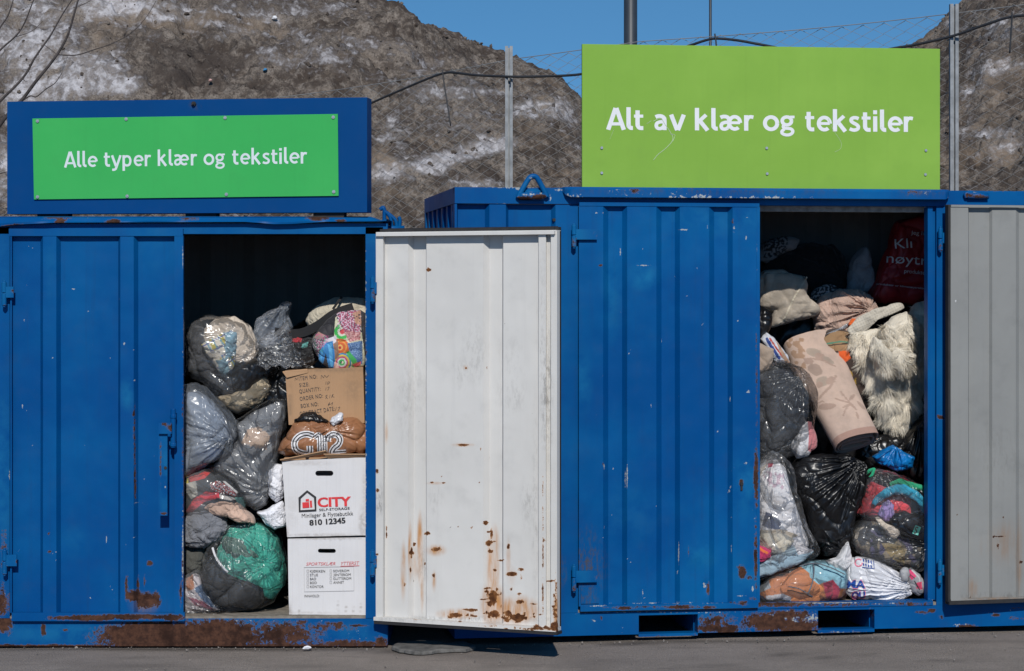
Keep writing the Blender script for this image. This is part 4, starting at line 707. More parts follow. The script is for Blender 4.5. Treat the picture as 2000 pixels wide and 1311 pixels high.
# ------------------------------------------------------------------ soft things: bags, cloths, cushions
_ICO = {}
def ico(n):
    if n not in _ICO:
        bm = bmesh.new(); bmesh.ops.create_icosphere(bm, subdivisions=n, radius=1); bm.verts.ensure_lookup_table()
        V = np.array([v.co[:] for v in bm.verts]); V /= np.linalg.norm(V, axis=1)[:, None]; F = np.array([[v.index for v in f.verts] for f in bm.faces]); E_ = np.array([[v.index for v in e.verts] for e in bm.edges]); bm.free(); _ICO[n] = (V, F, E_)
    return _ICO[n]
def crumple(V, E_, slack, K=None, aniso=0.0, iters=60, keep=.02, stiff=.12, seed=0, amp=.004, scale=14.0, dirn=None):
    """Give a smooth skin a little too much cloth and let it buckle into folds."""
    i, j = E_[:, 0], E_[:, 1]; n = len(V); V0 = V.copy(); d = V[j] - V[i]; L = np.linalg.norm(d, axis=1)
    mid = (V[i] + V[j]) / 2; s = 1 + slack * (1 + .6 * noise3(mid * 5 + seed * 3.7))
    if K is not None:
        r = mid - K; r /= np.linalg.norm(r, axis=1)[:, None] + 1e-9; c = np.abs((d / L[:, None] * r).sum(1)); s = s * (1 + aniso * (1 - c ** 2))
    if dirn is not None:
        c = np.abs((d / L[:, None]) @ np.asarray(dirn, float)); s = s * (1 + aniso * (1 - c ** 2))
    rest = L * s; val = np.bincount(i, minlength=n) + np.bincount(j, minlength=n); c0 = V.mean(0); nr = V - c0; nr /= np.linalg.norm(nr, axis=1)[:, None] + 1e-9
    V = V + nr * (amp * noise3(V * scale + seed * 5.1))[:, None]
    acc = lambda w: np.stack([np.bincount(i, w[:, k], n) - np.bincount(j, w[:, k], n) for k in range(3)], 1)
    lap = lambda X: np.stack([np.bincount(i, X[j, k], n) + np.bincount(j, X[i, k], n) for k in range(3)], 1) / val[:, None] - X
    for it in range(iters):
        d = V[j] - V[i]; l = np.linalg.norm(d, axis=1) + 1e-9; w = d * ((l - rest) / l * .5)[:, None]
        V = V + acc(w) / val[:, None] * 1.7
        if it % 2 == 0: V = V + lap(V) * stiff
        V = V + (V0 - V) * keep
    return V
def lumps(X, cell, amp, seed, sq=(1, 1, 1)):
    """Press the skin against the lumps inside: rounded bulges with creases between them."""
    r = np.random.default_rng(seed); lo, hi = X.min(0) - cell, X.max(0) + cell; q = X * np.array(sq); w = np.stack([noise3(X * 1.1 / cell + k) for k in (1, 11, 21)], 1) * cell * .55
    n = int(min(420, max(8, np.prod((hi - lo)[[0, 2]]) / cell ** 2 * 2.2))); pts = r.uniform(lo, hi, (n, 3)) * np.array(sq); q = q + w
    D = np.sqrt(((q[:, None, :] - pts[None]) ** 2).sum(-1)); D.partition(1, axis=1); e = np.clip((D[:, 1] - D[:, 0]) / cell, 0, 1.2)
    return amp * (np.sqrt(e + .01) - .65)
def outline_R(poly, C):
    q = np.asarray(poly, float); P = np.concatenate([q + (np.roll(q, -1, 0) - q) * f_ for f_ in np.linspace(0, 1, 14)[:-1]]); P = P * .8 + .2 * np.concatenate([smooth_line(poly, 13, True)[k_::13] for k_ in range(13)]); d = P - C; a = np.arctan2(d[:, 1], d[:, 0]); r = np.hypot(d[:, 0], d[:, 1]); o = np.argsort(a); a, r = a[o], r[o]
    g = np.linspace(-math.pi, math.pi, 361); rr = np.interp(g, np.concatenate([a - 2 * math.pi, a, a + 2 * math.pi]), np.tile(r, 3)); k = np.array([1, 2, 3, 2, 1.]) / 9
    return g, np.convolve(np.concatenate([rr[-3:-1], rr, rr[1:3]]), k, 'valid')
BL = {}
def blob(name, label, cat, poly, fr, d, th, mat, n=6, e=.66, slack=.05, K=None, aniso=.12, iters=50, keep=.02, stiff=.12, seed=1, amp=.004, scale=14., tilt=0.0, col=None, parent=None, gather=None, group=None, back=1.0, shape=None, dirn=None, lump=None):
    """A stuffed thing: photo outline poly [(px, py)], middle at depth d+th behind the opening, half-thickness th; tilt leans its top back."""
    V, F, E_ = ico(n); yc = d + th
    P = np.array([fr.pt(x, y, yc)[[0, 2]] for x, y in poly]); C = P.mean(0); C = (P.min(0) + P.max(0)) / 2 * .5 + C * .5
    g, R_ = outline_R(P, C); rr = np.hypot(V[:, 0], V[:, 2]); phi = np.arctan2(V[:, 2], V[:, 0]); Rf = np.interp(phi, g, R_)
    q = rr ** .92; X = np.zeros_like(V); X[:, 0] = C[0] + np.cos(phi) * Rf * q; X[:, 2] = C[1] + np.sin(phi) * Rf * q
    yy = np.sign(V[:, 1]) * np.abs(V[:, 1]) ** e; X[:, 1] = yc + th * yy * np.where(V[:, 1] > 0, back, 1)
    sz = max(np.ptp(P[:, 0]), np.ptp(P[:, 1]))
    if shape is not None: X = shape(X, C, sz)
    for (gx, gz, a, nn, rad, sd) in gather or []:        # folds running out from a gathered point
        k = fr.pt(gx, gz, yc)[[0, 2]]; dx, dz = X[:, 0] - k[0], X[:, 2] - k[1]; dist = np.hypot(dx, dz); an = np.arctan2(dz, dx)
        w = noise3(np.stack([np.cos(an) * nn * .5, np.sin(an) * nn * .5, dist * 2 + sd], 1)); fold = 1 - np.abs(w) * 2.6
        X[:, 1] -= a * fold * np.exp(-(dist / rad) ** 2) * sstep(0, .04, dist) * (V[:, 1] < .3)
    if lump is None: lump = .0 if n < 5 else 1.0
    if lump:
        c0 = np.array([C[0], yc, C[1]]); nr = X - c0; nr[:, 0] *= 1 / (np.ptp(X[:, 0]) ** 2); nr[:, 1] *= 1 / (np.ptp(X[:, 1]) ** 2); nr[:, 2] *= 1 / (np.ptp(X[:, 2]) ** 2); nr /= np.linalg.norm(nr, axis=1)[:, None] + 1e-9
        cs = min(.20, max(.05, sz * .42)); g_ = lumps(X, cs, .17 * cs, seed) + lumps(X, cs * .40, .045 * cs, seed + 500); X = X + nr * (lump * g_)[:, None]
    if slack or aniso:
        Kp = fr.pt(K[0], K[1], d) if K is not None else None
        X = crumple(X, E_, slack, Kp, aniso if (K is not None or dirn is not None) else 0, iters, keep, stiff, seed, amp, scale, dirn)
    if tilt: X[:, 1] += (X[:, 2] - C[1]) * math.tan(R(tilt))
    mb = MB(); mb.add(X, F[:, ::-1] if False else F); Wd = fr.W(X); at = {}
    if col is not None: at['col'] = paint_col(Wd, *col, V[:, 1])
    o = mb.build(name, mat, parent, fr, smooth=True, attrs=at)
    if label: tag(o, label, cat, group)
    BL[name + str(len(BL))] = o; o_last[0] = (Wd, F); return o
o_last = [None]
def inpoly(x, y, P):
    c = np.zeros(len(x), bool); P = np.asarray(P, float); j = len(P) - 1
    for i in range(len(P)):
        a = ((P[i, 1] > y) != (P[j, 1] > y)) & (x < (P[j, 0] - P[i, 0]) * (y - P[i, 1]) / (P[j, 1] - P[i, 1] + 1e-12) + P[i, 0]); c ^= a; j = i
    return c
def paint_col(Wd, base, shapes, dy=None, wob=3.0):
    """Printed or dyed pattern of a fabric: polygons, discs, rings and lines in order."""
    x, y = proj(Wd); q = np.stack([x * .05, y * .05, 0 * x], 1); x = x + wob * noise3(q); y = y + wob * noise3(q + 40)
    c = np.tile(np.array(base, float), (len(x), 1))
    for s in shapes:
        k, colr = s[0], np.array(s[1], float)
        if k == 'poly': m = inpoly(x, y, s[2])
        elif k == 'disc': m = ((x - s[2]) / s[4]) ** 2 + ((y - s[3]) / (s[5] if len(s) > 5 else s[4])) ** 2 < 1
        elif k == 'ring': r = np.hypot(x - s[2], y - s[3]); m = (r > s[4]) & (r < s[5])
        elif k == 'line':
            m = np.zeros(len(x), bool); P = s[3]
            for (ax, ay), (bx, by) in zip(P[:-1], P[1:]):
                t_ = np.clip(((x - ax) * (bx - ax) + (y - ay) * (by - ay)) / ((bx - ax) ** 2 + (by - ay) ** 2 + 1e-9), 0, 1); m |= np.hypot(x - ax - t_ * (bx - ax), y - ay - t_ * (by - ay)) < s[2]
        elif k == 'stripes': m = inpoly(x, y, s[2]) & (np.mod((x * math.cos(R(s[3])) + y * math.sin(R(s[3]))) / s[4], 1) < s[5])
        elif k == 'spots': m = inpoly(x, y, s[2]) & (noise3(np.stack([x * s[3], y * s[3], 0 * x + s[4]], 1)) > s[5])
        c[m] = colr
    return c
def on_surface(mb_fn, obj_geo, fr, off=.0025):
    """Lay flat print (MB in a frame) onto a soft thing: cast each vertex back onto its skin."""
    Wd, F = obj_geo; bv = BVHTree.FromPolygons([Vector(p) for p in Wd], [tuple(int(i) for i in f) for f in F]); out = []
    C = Vector((0, -CAM_D, EYE))
    for p in fr.W(mb_fn.arr()):
        dv = (Vector(p) - C).normalized(); h = bv.ray_cast(C, dv); out.append(np.array(h[0] - dv * off) if h[0] is not None else p)
    mb = MB(); mb.add(np.array(out), mb_fn.f); return mb
def dense(mb, st):
    """Split long faces so that print can follow a curved skin."""
    me = bpy.data.meshes.new('t'); me.from_pydata(mb.arr().tolist(), [], mb.f); bm = bmesh.new(); bm.from_mesh(me); bmesh.ops.triangulate(bm, faces=bm.faces)
    for k in range(5):
        es = [e_ for e_ in bm.edges if e_.calc_length() > st]
        if not es: break
        bmesh.ops.subdivide_edges(bm, edges=es, cuts=1); bmesh.ops.triangulate(bm, faces=bm.faces)
    bm.verts.ensure_lookup_table(); out = MB().add([v.co[:] for v in bm.verts], [[v.index for v in f.verts] for f in bm.faces]); bm.free(); bpy.data.meshes.remove(me); return out
def film_on(poly, fr, d, th, key, name, label, cat, **kw):
    kw = dict(dict(n=6, slack=.05, amp=.006, scale=12, keep=.015, stiff=.08, iters=50), **kw); return blob(name, label, cat, poly, fr, d, th, M[key], **kw)
def ear(name, poly, fr, d, th, mat, parent=None, label=None, cat=None, **kw):
    """Flared, pleated neck of a tied bag."""
    kw = dict(dict(n=5, e=1.0, slack=.16, amp=.01, scale=22, keep=.006, stiff=.06, iters=50), **kw); return blob(name, label, cat, poly, fr, d, th, mat, parent=parent, **kw)
# ------------------------------------------------------------------ what lies in the left container
cloth('c_attr', (.5, .5, .5), attr=True, weave=0, fold=.008, fscale=11)
cloth('c_attr_fine', (.5, .5, .5), attr=True, weave=0, fold=.003, fscale=7, rough=.7)
cloth('c_char', (.040, .041, .047), fold=.012); cloth('c_beige', (.58, .49, .40), fold=.012); cloth('c_grey', (.19, .195, .215), fold=.016, fscale=14)
cloth('c_bluegrey', (.25, .30, .37), fold=.014, fscale=6, stretch=(1, 1, .5), rot=(0, .7, 0)); cloth('c_teal', (.06, .42, .31), weave=46, wr=.5, fold=.012); cloth('c_black', (.012, .012, .013), fold=.010)
cloth('c_tan', (.46, .37, .25), fold=.014); cloth('c_peach', (.50, .34, .26), fold=.012); cloth('c_white', (.66, .65, .66), fold=.013, fscale=10, var=.08); cloth('c_cream', (.55, .49, .38), fold=.012)
cloth('c_denim', (.05, .085, .17), fold=.008, weave=60, wr=.3); cloth('c_red', (.62, .045, .06), fold=.012)
LF = FL
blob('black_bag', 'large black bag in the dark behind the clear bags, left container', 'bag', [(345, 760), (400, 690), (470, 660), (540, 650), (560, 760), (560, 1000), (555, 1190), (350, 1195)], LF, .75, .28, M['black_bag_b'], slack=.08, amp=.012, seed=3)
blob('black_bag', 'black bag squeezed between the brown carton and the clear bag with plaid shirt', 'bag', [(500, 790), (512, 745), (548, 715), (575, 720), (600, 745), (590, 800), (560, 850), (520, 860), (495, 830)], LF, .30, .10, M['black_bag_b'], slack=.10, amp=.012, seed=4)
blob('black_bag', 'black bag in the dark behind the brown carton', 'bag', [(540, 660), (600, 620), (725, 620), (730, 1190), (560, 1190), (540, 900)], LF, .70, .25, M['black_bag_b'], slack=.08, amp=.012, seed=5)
# clear bag with plaid shirt
A = 'in the clear bag at the upper left of the heap'
blob('garment', 'charcoal garment ' + A, 'clothing', [(360, 650), (380, 632), (408, 640), (425, 668), (440, 700), (470, 705), (520, 715), (525, 752), (498, 775), (455, 782), (420, 765), (390, 735), (358, 715)], LF, .29, .12, M['c_char'], slack=.06, amp=.010, seed=6)
blob('shirt', 'pale beige shirt ' + A, 'clothing', [(398, 640), (425, 620), (460, 617), (490, 640), (510, 680), (500, 720), (460, 715), (425, 705), (402, 680)], LF, .265, .10, M['c_beige'], n=5, slack=.08, amp=.012, seed=7)
blob('shirt', 'yellow and blue plaid shirt ' + A, 'clothing', [(391, 672), (418, 658), (450, 640), (468, 648), (468, 690), (458, 722), (440, 738), (427, 728), (408, 700)], LF, .215, .10, M['c_attr'], slack=.06, amp=.009, seed=8,
     col=((.62, .57, .47), [('stripes', (.42, .36, .08), [(380, 640), (480, 640), (480, 760), (380, 760)], -25, 22, .35), ('stripes', (.16, .30, .36), [(380, 640), (480, 640), (480, 760), (380, 760)], -30, 13, .25), ('stripes', (.12, .13, .30), [(380, 640), (480, 640), (480, 760), (380, 760)], 62, 17, .14), ('poly', (.20, .33, .40), [(440, 650), (470, 645), (470, 690), (440, 700)]), ('poly', (.22, .36, .42), [(425, 705), (445, 698), (448, 735), (430, 735)]), ('poly', (.5, .45, .38), [(402, 690), (435, 680), (430, 702), (410, 706)])], 4))
blob('shirt', 'tan checked garment at the foot of the clear bag with the plaid shirt', 'clothing', [(420, 775), (450, 770), (482, 752), (515, 735), (532, 750), (525, 778), (500, 800), (465, 808), (440, 800)], LF, .255, .09, M['c_tan'], n=5, slack=.06, amp=.009, seed=9)
blob('black_bag', 'shiny black bag ' + A, 'bag', [(445, 735), (460, 712), (475, 705), (500, 700), (540, 690), (548, 712), (520, 735), (485, 768), (462, 768)], LF, .24, .09, M['black_bag_b'], n=5, slack=.10, amp=.012, seed=10)
cb_ = film_on([(361, 650), (375, 628), (400, 616), (450, 617), (482, 634), (500, 665), (528, 690), (545, 725), (535, 765), (505, 797), (470, 810), (442, 803), (415, 768), (385, 742), (361, 725)], LF, .175, .17, 'film', 'clear_bag', 'clear plastic bag with plaid shirt and dark clothes, upper left of the heap', 'bag', K=(512, 690), aniso=.14, seed=11, slack=.06, gather=[(515, 690, .018, 14, .16, 3)])
ear('bag_neck', [(498, 668), (520, 655), (540, 648), (560, 628), (568, 640), (572, 668), (585, 690), (600, 714), (572, 719), (545, 716), (520, 722), (505, 712)], LF, .19, .045, M['film_c'], cb_, K=(500, 690), aniso=.3, seed=12, gather=[(500, 690, .03, 12, .3, 1)])
blob('clear_bag', 'dim clear bag standing at the back beside the beige backpack', 'bag', [(492, 650), (503, 622), (520, 608), (545, 600), (553, 588), (570, 590), (566, 612), (574, 640), (560, 662), (530, 680), (500, 680)], LF, .44, .10, M['film_milk'], slack=.08, amp=.01, seed=13, gather=[(558, 595, .02, 10, .15, 2)])
# grey-blue bag
blob('garment', 'grey blue cloth in the milky bag at the left edge', 'clothing', [(356, 768), (385, 762), (420, 785), (450, 825), (455, 860), (425, 885), (390, 905), (356, 910)], LF, .13, .13, M['c_bluegrey'], slack=.05, amp=.01, seed=14)
blob('jeans', 'blue jeans at the foot of the milky bag, left edge', 'clothing', [(356, 895), (375, 884), (415, 872), (440, 872), (432, 892), (395, 915), (358, 924)], LF, .11, .09, M['c_denim'], n=5, slack=.06, amp=.008, seed=15)
film_on([(355, 752), (380, 744), (405, 755), (440, 790), (462, 826), (468, 852), (455, 882), (420, 905), (385, 924), (355, 930)], LF, .065, .17, 'film_milk', 'clear_bag', 'milky plastic bag of grey blue clothes at the left edge', 'bag', K=(470, 860), aniso=.12, seed=16, gather=[(462, 850, .02, 12, .2, 3)])
# grey suit cover
sc = blob('garment_bag', 'grey woven garment cover in clear film with a tan patch', 'garment bag', [(462, 822), (500, 800), (535, 786), (556, 784), (560, 812), (552, 850), (540, 900), (533, 950), (520, 980), (500, 992), (470, 976), (440, 940), (412, 912), (440, 880), (466, 858)], LF, .15, .09, cloth('c_suit', (.5, .5, .5), attr=True, weave=60, wr=.35, fold=.006, stretch=(1, 1, 1), rot=(0, .5, 0), rough=.45), slack=.04, amp=.009, seed=17, col=((.19, .195, .205), [('poly', (.52, .37, .27), [(484, 838), (505, 834), (528, 852), (520, 878), (500, 872), (470, 866)])], 3), gather=[(545, 960, .012, 9, .25, 4)])
tag(sc); mb = MB().tube(smooth_line([LF.pt(x, y, .155) for x, y in ((559, 800), (556, 828), (545, 856), (540, 880), (536, 912))], 6), .006, 6)
mb.build('zip', M['ink'], sc, LF, smooth=True) if False else None
film_on([(460, 815), (500, 793), (535, 779), (560, 780), (563, 812), (556, 855), (545, 905), (538, 955), (524, 985), (500, 999), (465, 980), (432, 940), (404, 912), (440, 878), (464, 855)], LF, .115, .12, 'film_b', 'film_cover', 'clear film wrapped round the grey woven garment cover', 'plastic film', K=(530, 970), aniso=.14, seed=18, gather=[(535, 960, .015, 12, .25, 4)])
# beige backpack with black strap
bp = blob('backpack', 'beige backpack lying at the top of the heap, partly in shade', 'backpack', [(596, 630), (600, 610), (618, 596), (650, 584), (685, 577), (720, 582), (726, 640), (680, 655), (640, 650), (606, 652)], LF, .43, .11, M['c_cream'], slack=.03, amp=.006, seed=19)
def band(pts, w, y, mat, name, parent, th=.004):
    P = smooth_line([LF.pt(a, b, c) for a, b, c in pts], 8); mb = MB(); T = np.gradient(P, axis=0); N = np.stack([-T[:, 2], 0 * T[:, 0], T[:, 0]], 1); N /= np.linalg.norm(N, axis=1)[:, None]
    a, b = P + N * w / 2, P - N * w / 2; o = np.array([0, th, 0]); mb.grid(np.array([a, b])); mb.grid(np.array([b + o, a + o])); mb.grid(np.array([b, b + o])); mb.grid(np.array([a + o, a])); return mb.build(name, mat, parent, LF, smooth=False)
cloth('c_strap', (.014, .014, .016), weave=60, fold=.002)
band([(536, 648, .31), (560, 652, .3), (590, 650, .28), (620, 636, .27), (648, 616, .28), (668, 607, .31), (690, 600, .36)], .045, 0, M['c_strap'], 'strap', bp)
band([(650, 604, .40), (660, 590, .41), (668, 580, .44)], .012, 0, M['c_strap'], 'strap', bp)
# picture print bag
art = [('poly', (.02, .018, .022), [(600, 590), (725, 590), (725, 745), (600, 745)]), ('poly', (.62, .60, .42), [(655, 620), (700, 600), (718, 735), (660, 740), (672, 690), (652, 660)]),
  ('ring', (.05, .42, .08), 668, 648, 9, 15), ('ring', (.62, .60, .5), 668, 648, 5, 9), ('disc', (.55, .05, .06), 668, 648, 5), ('disc', (.60, .12, .03), 664, 679, 19, 17), ('ring', (.70, .30, .06), 664, 679, 11, 14), ('disc', (.72, .42, .12), 664, 679, 6), ('disc', (.40, .03, .03), 664, 679, 3),
  ('ring', (.05, .40, .10), 668, 708, 3, 6), ('ring', (.60, .62, .58), 668, 708, 6, 9), ('ring', (.50, .06, .16), 668, 708, 9, 12), ('ring', (.55, .42, .05), 668, 708, 12, 15), ('ring', (.04, .20, .36), 668, 708, 15, 18),
  ('poly', (.62, .58, .62), [(634, 664), (657, 655), (657, 668), (640, 680), (628, 690)]), ('poly', (.03, .19, .44), [(618, 700), (632, 672), (650, 666), (654, 690), (656, 725), (644, 727), (636, 690), (628, 722), (622, 716)]), ('poly', (.10, .36, .62), [(640, 672), (648, 670), (651, 715), (646, 718)]), ('poly', (.07, .30, .56), [(622, 700), (630, 684), (628, 712)]),
  ('poly', (.45, .24, .20), [(612, 660), (622, 648), (636, 656), (626, 664)]), ('spots', (.60, .10, .28), [(616, 652), (642, 655), (640, 670), (616, 690)], .5, 3, .1), ('spots', (.10, .42, .30), [(612, 656), (640, 656), (630, 690), (612, 690)], .6, 9, .22), ('spots', (.58, .50, .52), [(610, 660), (625, 665), (622, 700), (612, 695)], .6, 5, .15),
  ('poly', (.36, .05, .12), [(658, 610), (700, 605), (705, 650), (675, 650), (662, 630)]), ('spots', (.62, .48, .56), [(656, 604), (705, 602), (705, 650), (658, 640)], .35, 7, .05), ('poly', (.50, .27, .19), [(688, 612), (704, 606), (706, 636), (694, 632)]), ('spots', (.03, .03, .05), [(656, 604), (712, 602), (712, 650), (658, 650)], .3, 21, .25), ('poly', (.42, .16, .17), [(672, 648), (704, 648), (704, 664), (682, 668)]), ('spots', (.60, .36, .34), [(672, 646), (704, 646), (704, 664), (682, 668)], .3, 33, .1),
  ('poly', (.06, .13, .30), [(678, 670), (708, 666), (708, 712), (694, 706), (684, 690)]), ('spots', (.20, .32, .52), [(678, 670), (708, 666), (708, 706), (684, 690)], .4, 4, .08), ('poly', (.04, .34, .08), [(676, 690), (682, 686), (698, 705), (690, 712)]), ('ring', (.10, .36, .06), 694, 714, 4, 7), ('poly', (.60, .10, .10), [(688, 712), (706, 706), (704, 714), (692, 718)]), ('disc', (.05, .16, .30), 677, 724, 6, 3), ('poly', (.55, .33, .27), [(654, 706), (662, 714), (658, 732), (650, 728)]), ('poly', (.27, .15, .10), [(652, 672), (660, 664), (662, 700), (654, 702)])]
pbag = blob('shopping_bag', 'shopping bag covered in a bright picture print of legs and rings', 'bag', [(656, 612), (680, 605), (705, 603), (718, 615), (720, 690), (714, 718), (690, 727), (668, 736), (642, 724), (622, 705), (610, 680), (608, 662), (622, 640)], LF, .17, .08, M['c_attr_fine'], n=7, e=.6, slack=.02, amp=.006, scale=8, seed=20, col=((.02, .018, .022), art, 5))
blob('black_bag', 'black bag with a red flap under the strap of the beige backpack', 'bag', [(556, 660), (580, 648), (612, 645), (620, 680), (622, 706), (600, 722), (575, 712), (566, 685)], LF, .27, .08, cloth('c_attr_bag', (.5, .5, .5), attr=True, rough=.35, fold=.02, fscale=16), slack=.10, amp=.012, seed=21, col=((.013, .013, .015), [('poly', (.45, .03, .04), [(566, 658), (592, 656), (588, 668), (570, 668)]), ('poly', (.12, .36, .32), [(590, 672), (602, 668), (600, 678), (588, 680)])], 3))
# cartons
def panel_hole(mb, quad, y, slot=None, th=.004):
    bm = bmesh.new(); loops = [quad]
    if slot: loops.append(slot)
    es = []
    for lp in loops:
        vs = [bm.verts.new((p[0], y, p[1])) for p in lp]; es += [bm.edges.new((vs[k], vs[(k + 1) % len(vs)])) for k in range(len(vs))]
    bmesh.ops.triangle_fill(bm, edges=es, use_beauty=True, use_dissolve=False); g = bmesh.ops.extrude_face_region(bm, geom=bm.faces[:]); bmesh.ops.translate(bm, verts=[v for v in g['geom'] if isinstance(v, bmesh.types.BMVert)], vec=(0, th, 0))
    bmesh.ops.recalc_face_normals(bm, faces=bm.faces); bm.verts.ensure_lookup_table(); mb.add([v.co[:] for v in bm.verts], [[v.index for v in f.verts] for f in bm.faces]); bm.free(); return mb
def slot_px(fr, d, x0, y0, x1, y1):
    r = (y1 - y0) / 2; P = []
    for k in range(9): a = R(90 + 180 * k / 8); P.append((x0 + r + r * math.cos(a), (y0 + y1) / 2 - r * math.sin(a)))
    for k in range(9): a = R(-90 + 180 * k / 8); P.append((x1 - r + r * math.cos(a), (y0 + y1) / 2 - r * math.sin(a)))
    return [fr.pt(a, b, d)[[0, 2]] for a, b in P]
def carton(name, label, quad, fr, d, dep, mat, slot=None, dirt=None, flaps=None, lid=True):
    Q = [fr.pt(x, y, d)[[0, 2]] for x, y in quad]; mb = MB(); pm = panel_hole(MB(), Q, d, slot_px(fr, d, *slot) if slot else None); pm = dense(pm, .02); pv = pm.arr(); pv[:, 1] += .0016 * noise3(pv * 9 + d * 50); pv[:, [0, 2]] += .0012 * np.stack([noise3(pv * 14 + 7), noise3(pv * 14 + 17)], 1); mb.add(pv, pm.f)      # TL TR BR BL
    n = 12; back = [(q[0] * .985 + .015 * (Q[0][0] + Q[1][0]) / 2, q[1]) for q in Q]
    for i in (1, 2, 3):
        a, b = Q[i], Q[(i + 1) % 4]; a2, b2 = back[i], back[(i + 1) % 4]
        mb.add([(a[0], d + .003, a[1]), (b[0], d + .003, b[1]), (b2[0], d + dep, b2[1]), (a2[0], d + dep, a2[1])], [(0, 1, 2, 3)])
    mb.add([(q[0], d + dep, q[1]) for q in back], [(0, 1, 2, 3)])
    if lid: a, b = Q[0], Q[1]; mb.add([(a[0], d + .003, a[1] - .001), (b[0], d + .003, b[1] - .001), (back[1][0], d + dep, back[1][1] - .001), (back[0][0], d + dep, back[0][1] - .001)], [(0, 1, 2, 3)])
    o = mb.build(name, mat, None, fr, bevel=.0022, paint={'dirt': dirt or []}); tag(o, label, 'box')
    for P in flaps or []:
        mb = MB(); q = [fr.pt(*p) for p in P]; m = np.array(q); mb.add(list(m) + list(m + [0, .002, .004]), [(0, 1, 2, 3), (7, 6, 5, 4), (0, 4, 5, 1), (1, 5, 6, 2), (2, 6, 7, 3), (3, 7, 4, 0)]); mb.build('flap', M['card'], o, fr)
    return o
def hand(fr, d, parent, mat, strokes, w=.0016):
    mb = MB()
    for s_ in strokes: stroke(mb, smooth_line([fr.pt(x, y, d)[[0, 2]] for x, y in s_], 4), w, d)
    mb.build('handwriting', mat, parent, fr)
d = .16
bx = carton('carton', 'brown cardboard carton printed ITEM NO and SIZE under the picture print bag', [(557, 724), (709, 717), (712, 826), (564, 830)], LF, d, .30, M['card'], dirt=[(557, 730, 6, 10, .8), (640, 722, 90, 5, .6), (566, 790, 5, 40, .5), (690, 760, 18, 30, .35)], flaps=[[(552, 727, d - .01), (600, 722, d - .004), (602, 728, d - .003), (560, 738, d - .012)]])
mb = MB()
for s_, a, b, h in (('ITEM NO:', (584, 743.5), (619.5, 739), 8.2), ('SIZE:', (585, 756), (604, 754), 7.6), ('QUANTITY:', (585, 768.5), (626.5, 763), 8), ('ORDER NO:', (586, 783), (631, 776.5), 8), ('BOX NO:', (588, 797), (622, 792.5), 8), ('CONTRACT DATE:', (586, 812.5), (654, 802), 8.4)): text_px(MB(), s_, LF, d - .0026, a, b, h, .0, space=1.15).build('lettering', M['ink_grey'], bx, LF)
hand(LF, d - .0026, bx, M['ink_grey'], [[(576, 744), (577, 738), (580, 742), (581, 737)], [(627, 740), (628, 733), (632, 738), (634, 733), (638, 737), (642, 733)], [(636, 751), (637, 745)], [(639, 751), (641, 746), (644, 747), (640, 751)], [(636, 763), (637, 757)], [(640, 757), (643, 756), (640, 763)], [(636, 779), (639, 772), (636, 774), (640, 779)], [(643, 778), (645, 771)], [(647, 777), (651, 770), (648, 774), (653, 776)], [(641, 793), (644, 786), (641, 791), (646, 789)], [(648, 792), (650, 786), (647, 789)], [(655, 803), (657, 795)], [(660, 797), (664, 795), (660, 803)]])
d = .05
w1 = carton('carton', 'white storage carton with a red and black house logo, standing on the other white carton', [(550.5, 901), (714.5, 893), (715.5, 1046), (561, 1049)], LF, d, .34, M['card_white'], slot=(616, 919.5, 651, 929.5), dirt=[(708, 1020, 8, 30, .45), (558, 1040, 6, 14, .5), (640, 1046, 90, 3, .5), (600, 905, 50, 5, .25), (711, 960, 4, 40, .3), (570, 1000, 14, 30, .15)], lid=False,
  flaps=[[(547, 899, d - .02), (636, 881, d - .03), (640, 886, d - .005), (552, 902, d - .001)], [(632, 888, d - .02), (713, 888, d - .02), (715, 894, d), (640, 895, d)], [(552, 900, d + .03), (714, 892, d + .03), (712, 886, d + .18), (560, 890, d + .18)]])
text_px(MB(), 'CITY', LF, d - .0026, (620.5, 990.3), (686, 987.8), 18.6, .02, copies=3).build('lettering', M['ink_red'], w1, LF, attrs=None)
for s_, a, b, h, bo, cp in (('SELF-STORAGE', (623.5, 998.6), (683, 995), 4.9, .01, 0), ('Minilager & Flyttebutikk', (589.5, 1011.5), (690, 1006.5), 8.2, 0, 0), ('810 12345', (604.5, 1026.5), (675, 1021.5), 11, .02, 2)): text_px(MB(), s_, LF, d - .0026, a, b, h, bo, copies=cp).build('lettering', M['ink'], w1, LF)
L2 = lambda pts: [LF.pt(x, y, d)[[0, 2]] for x, y in pts]
mb = MB(); stroke(mb, np.array(L2([(585.3, 998.5), (585.3, 973), (600, 960), (615.5, 971.5), (616.5, 996.8)])), 5 * .00253, d - .0026, True); mb.build('logo_outline', M['ink'], w1, LF)
for q in ([(590.5, 981.5), (603.5, 980.5), (604.5, 991.5), (591, 992.5)], [(597, 975), (603.5, 974.5), (603.7, 979), (597.2, 979.4)], [(605, 978), (609, 977.8), (610, 991), (605.8, 991.3)]): MB().plate(L2(q), d - .0026, d - .0016).build('logo_block', M['ink_red'], w1, LF)
d = .045
w2 = carton('carton', 'lower white storage carton with a printed tick list and red handwriting', [(562, 1052.5), (716, 1050), (718, 1201.5), (564.5, 1200.5)], LF, d, .34, M['card_white'], slot=(621, 1072, 656, 1080), dirt=[(566, 1195, 4, 14, .5), (600, 1198, 60, 2, .35), (584, 1194, 1, 10, .6), (660, 1190, 1, 14, .6), (676, 1192, 1, 12, .6), (690, 1192, 1, 10, .5), (705, 1190, 1, 14, .5), (640, 1052, 80, 2, .5)])
mb = MB()
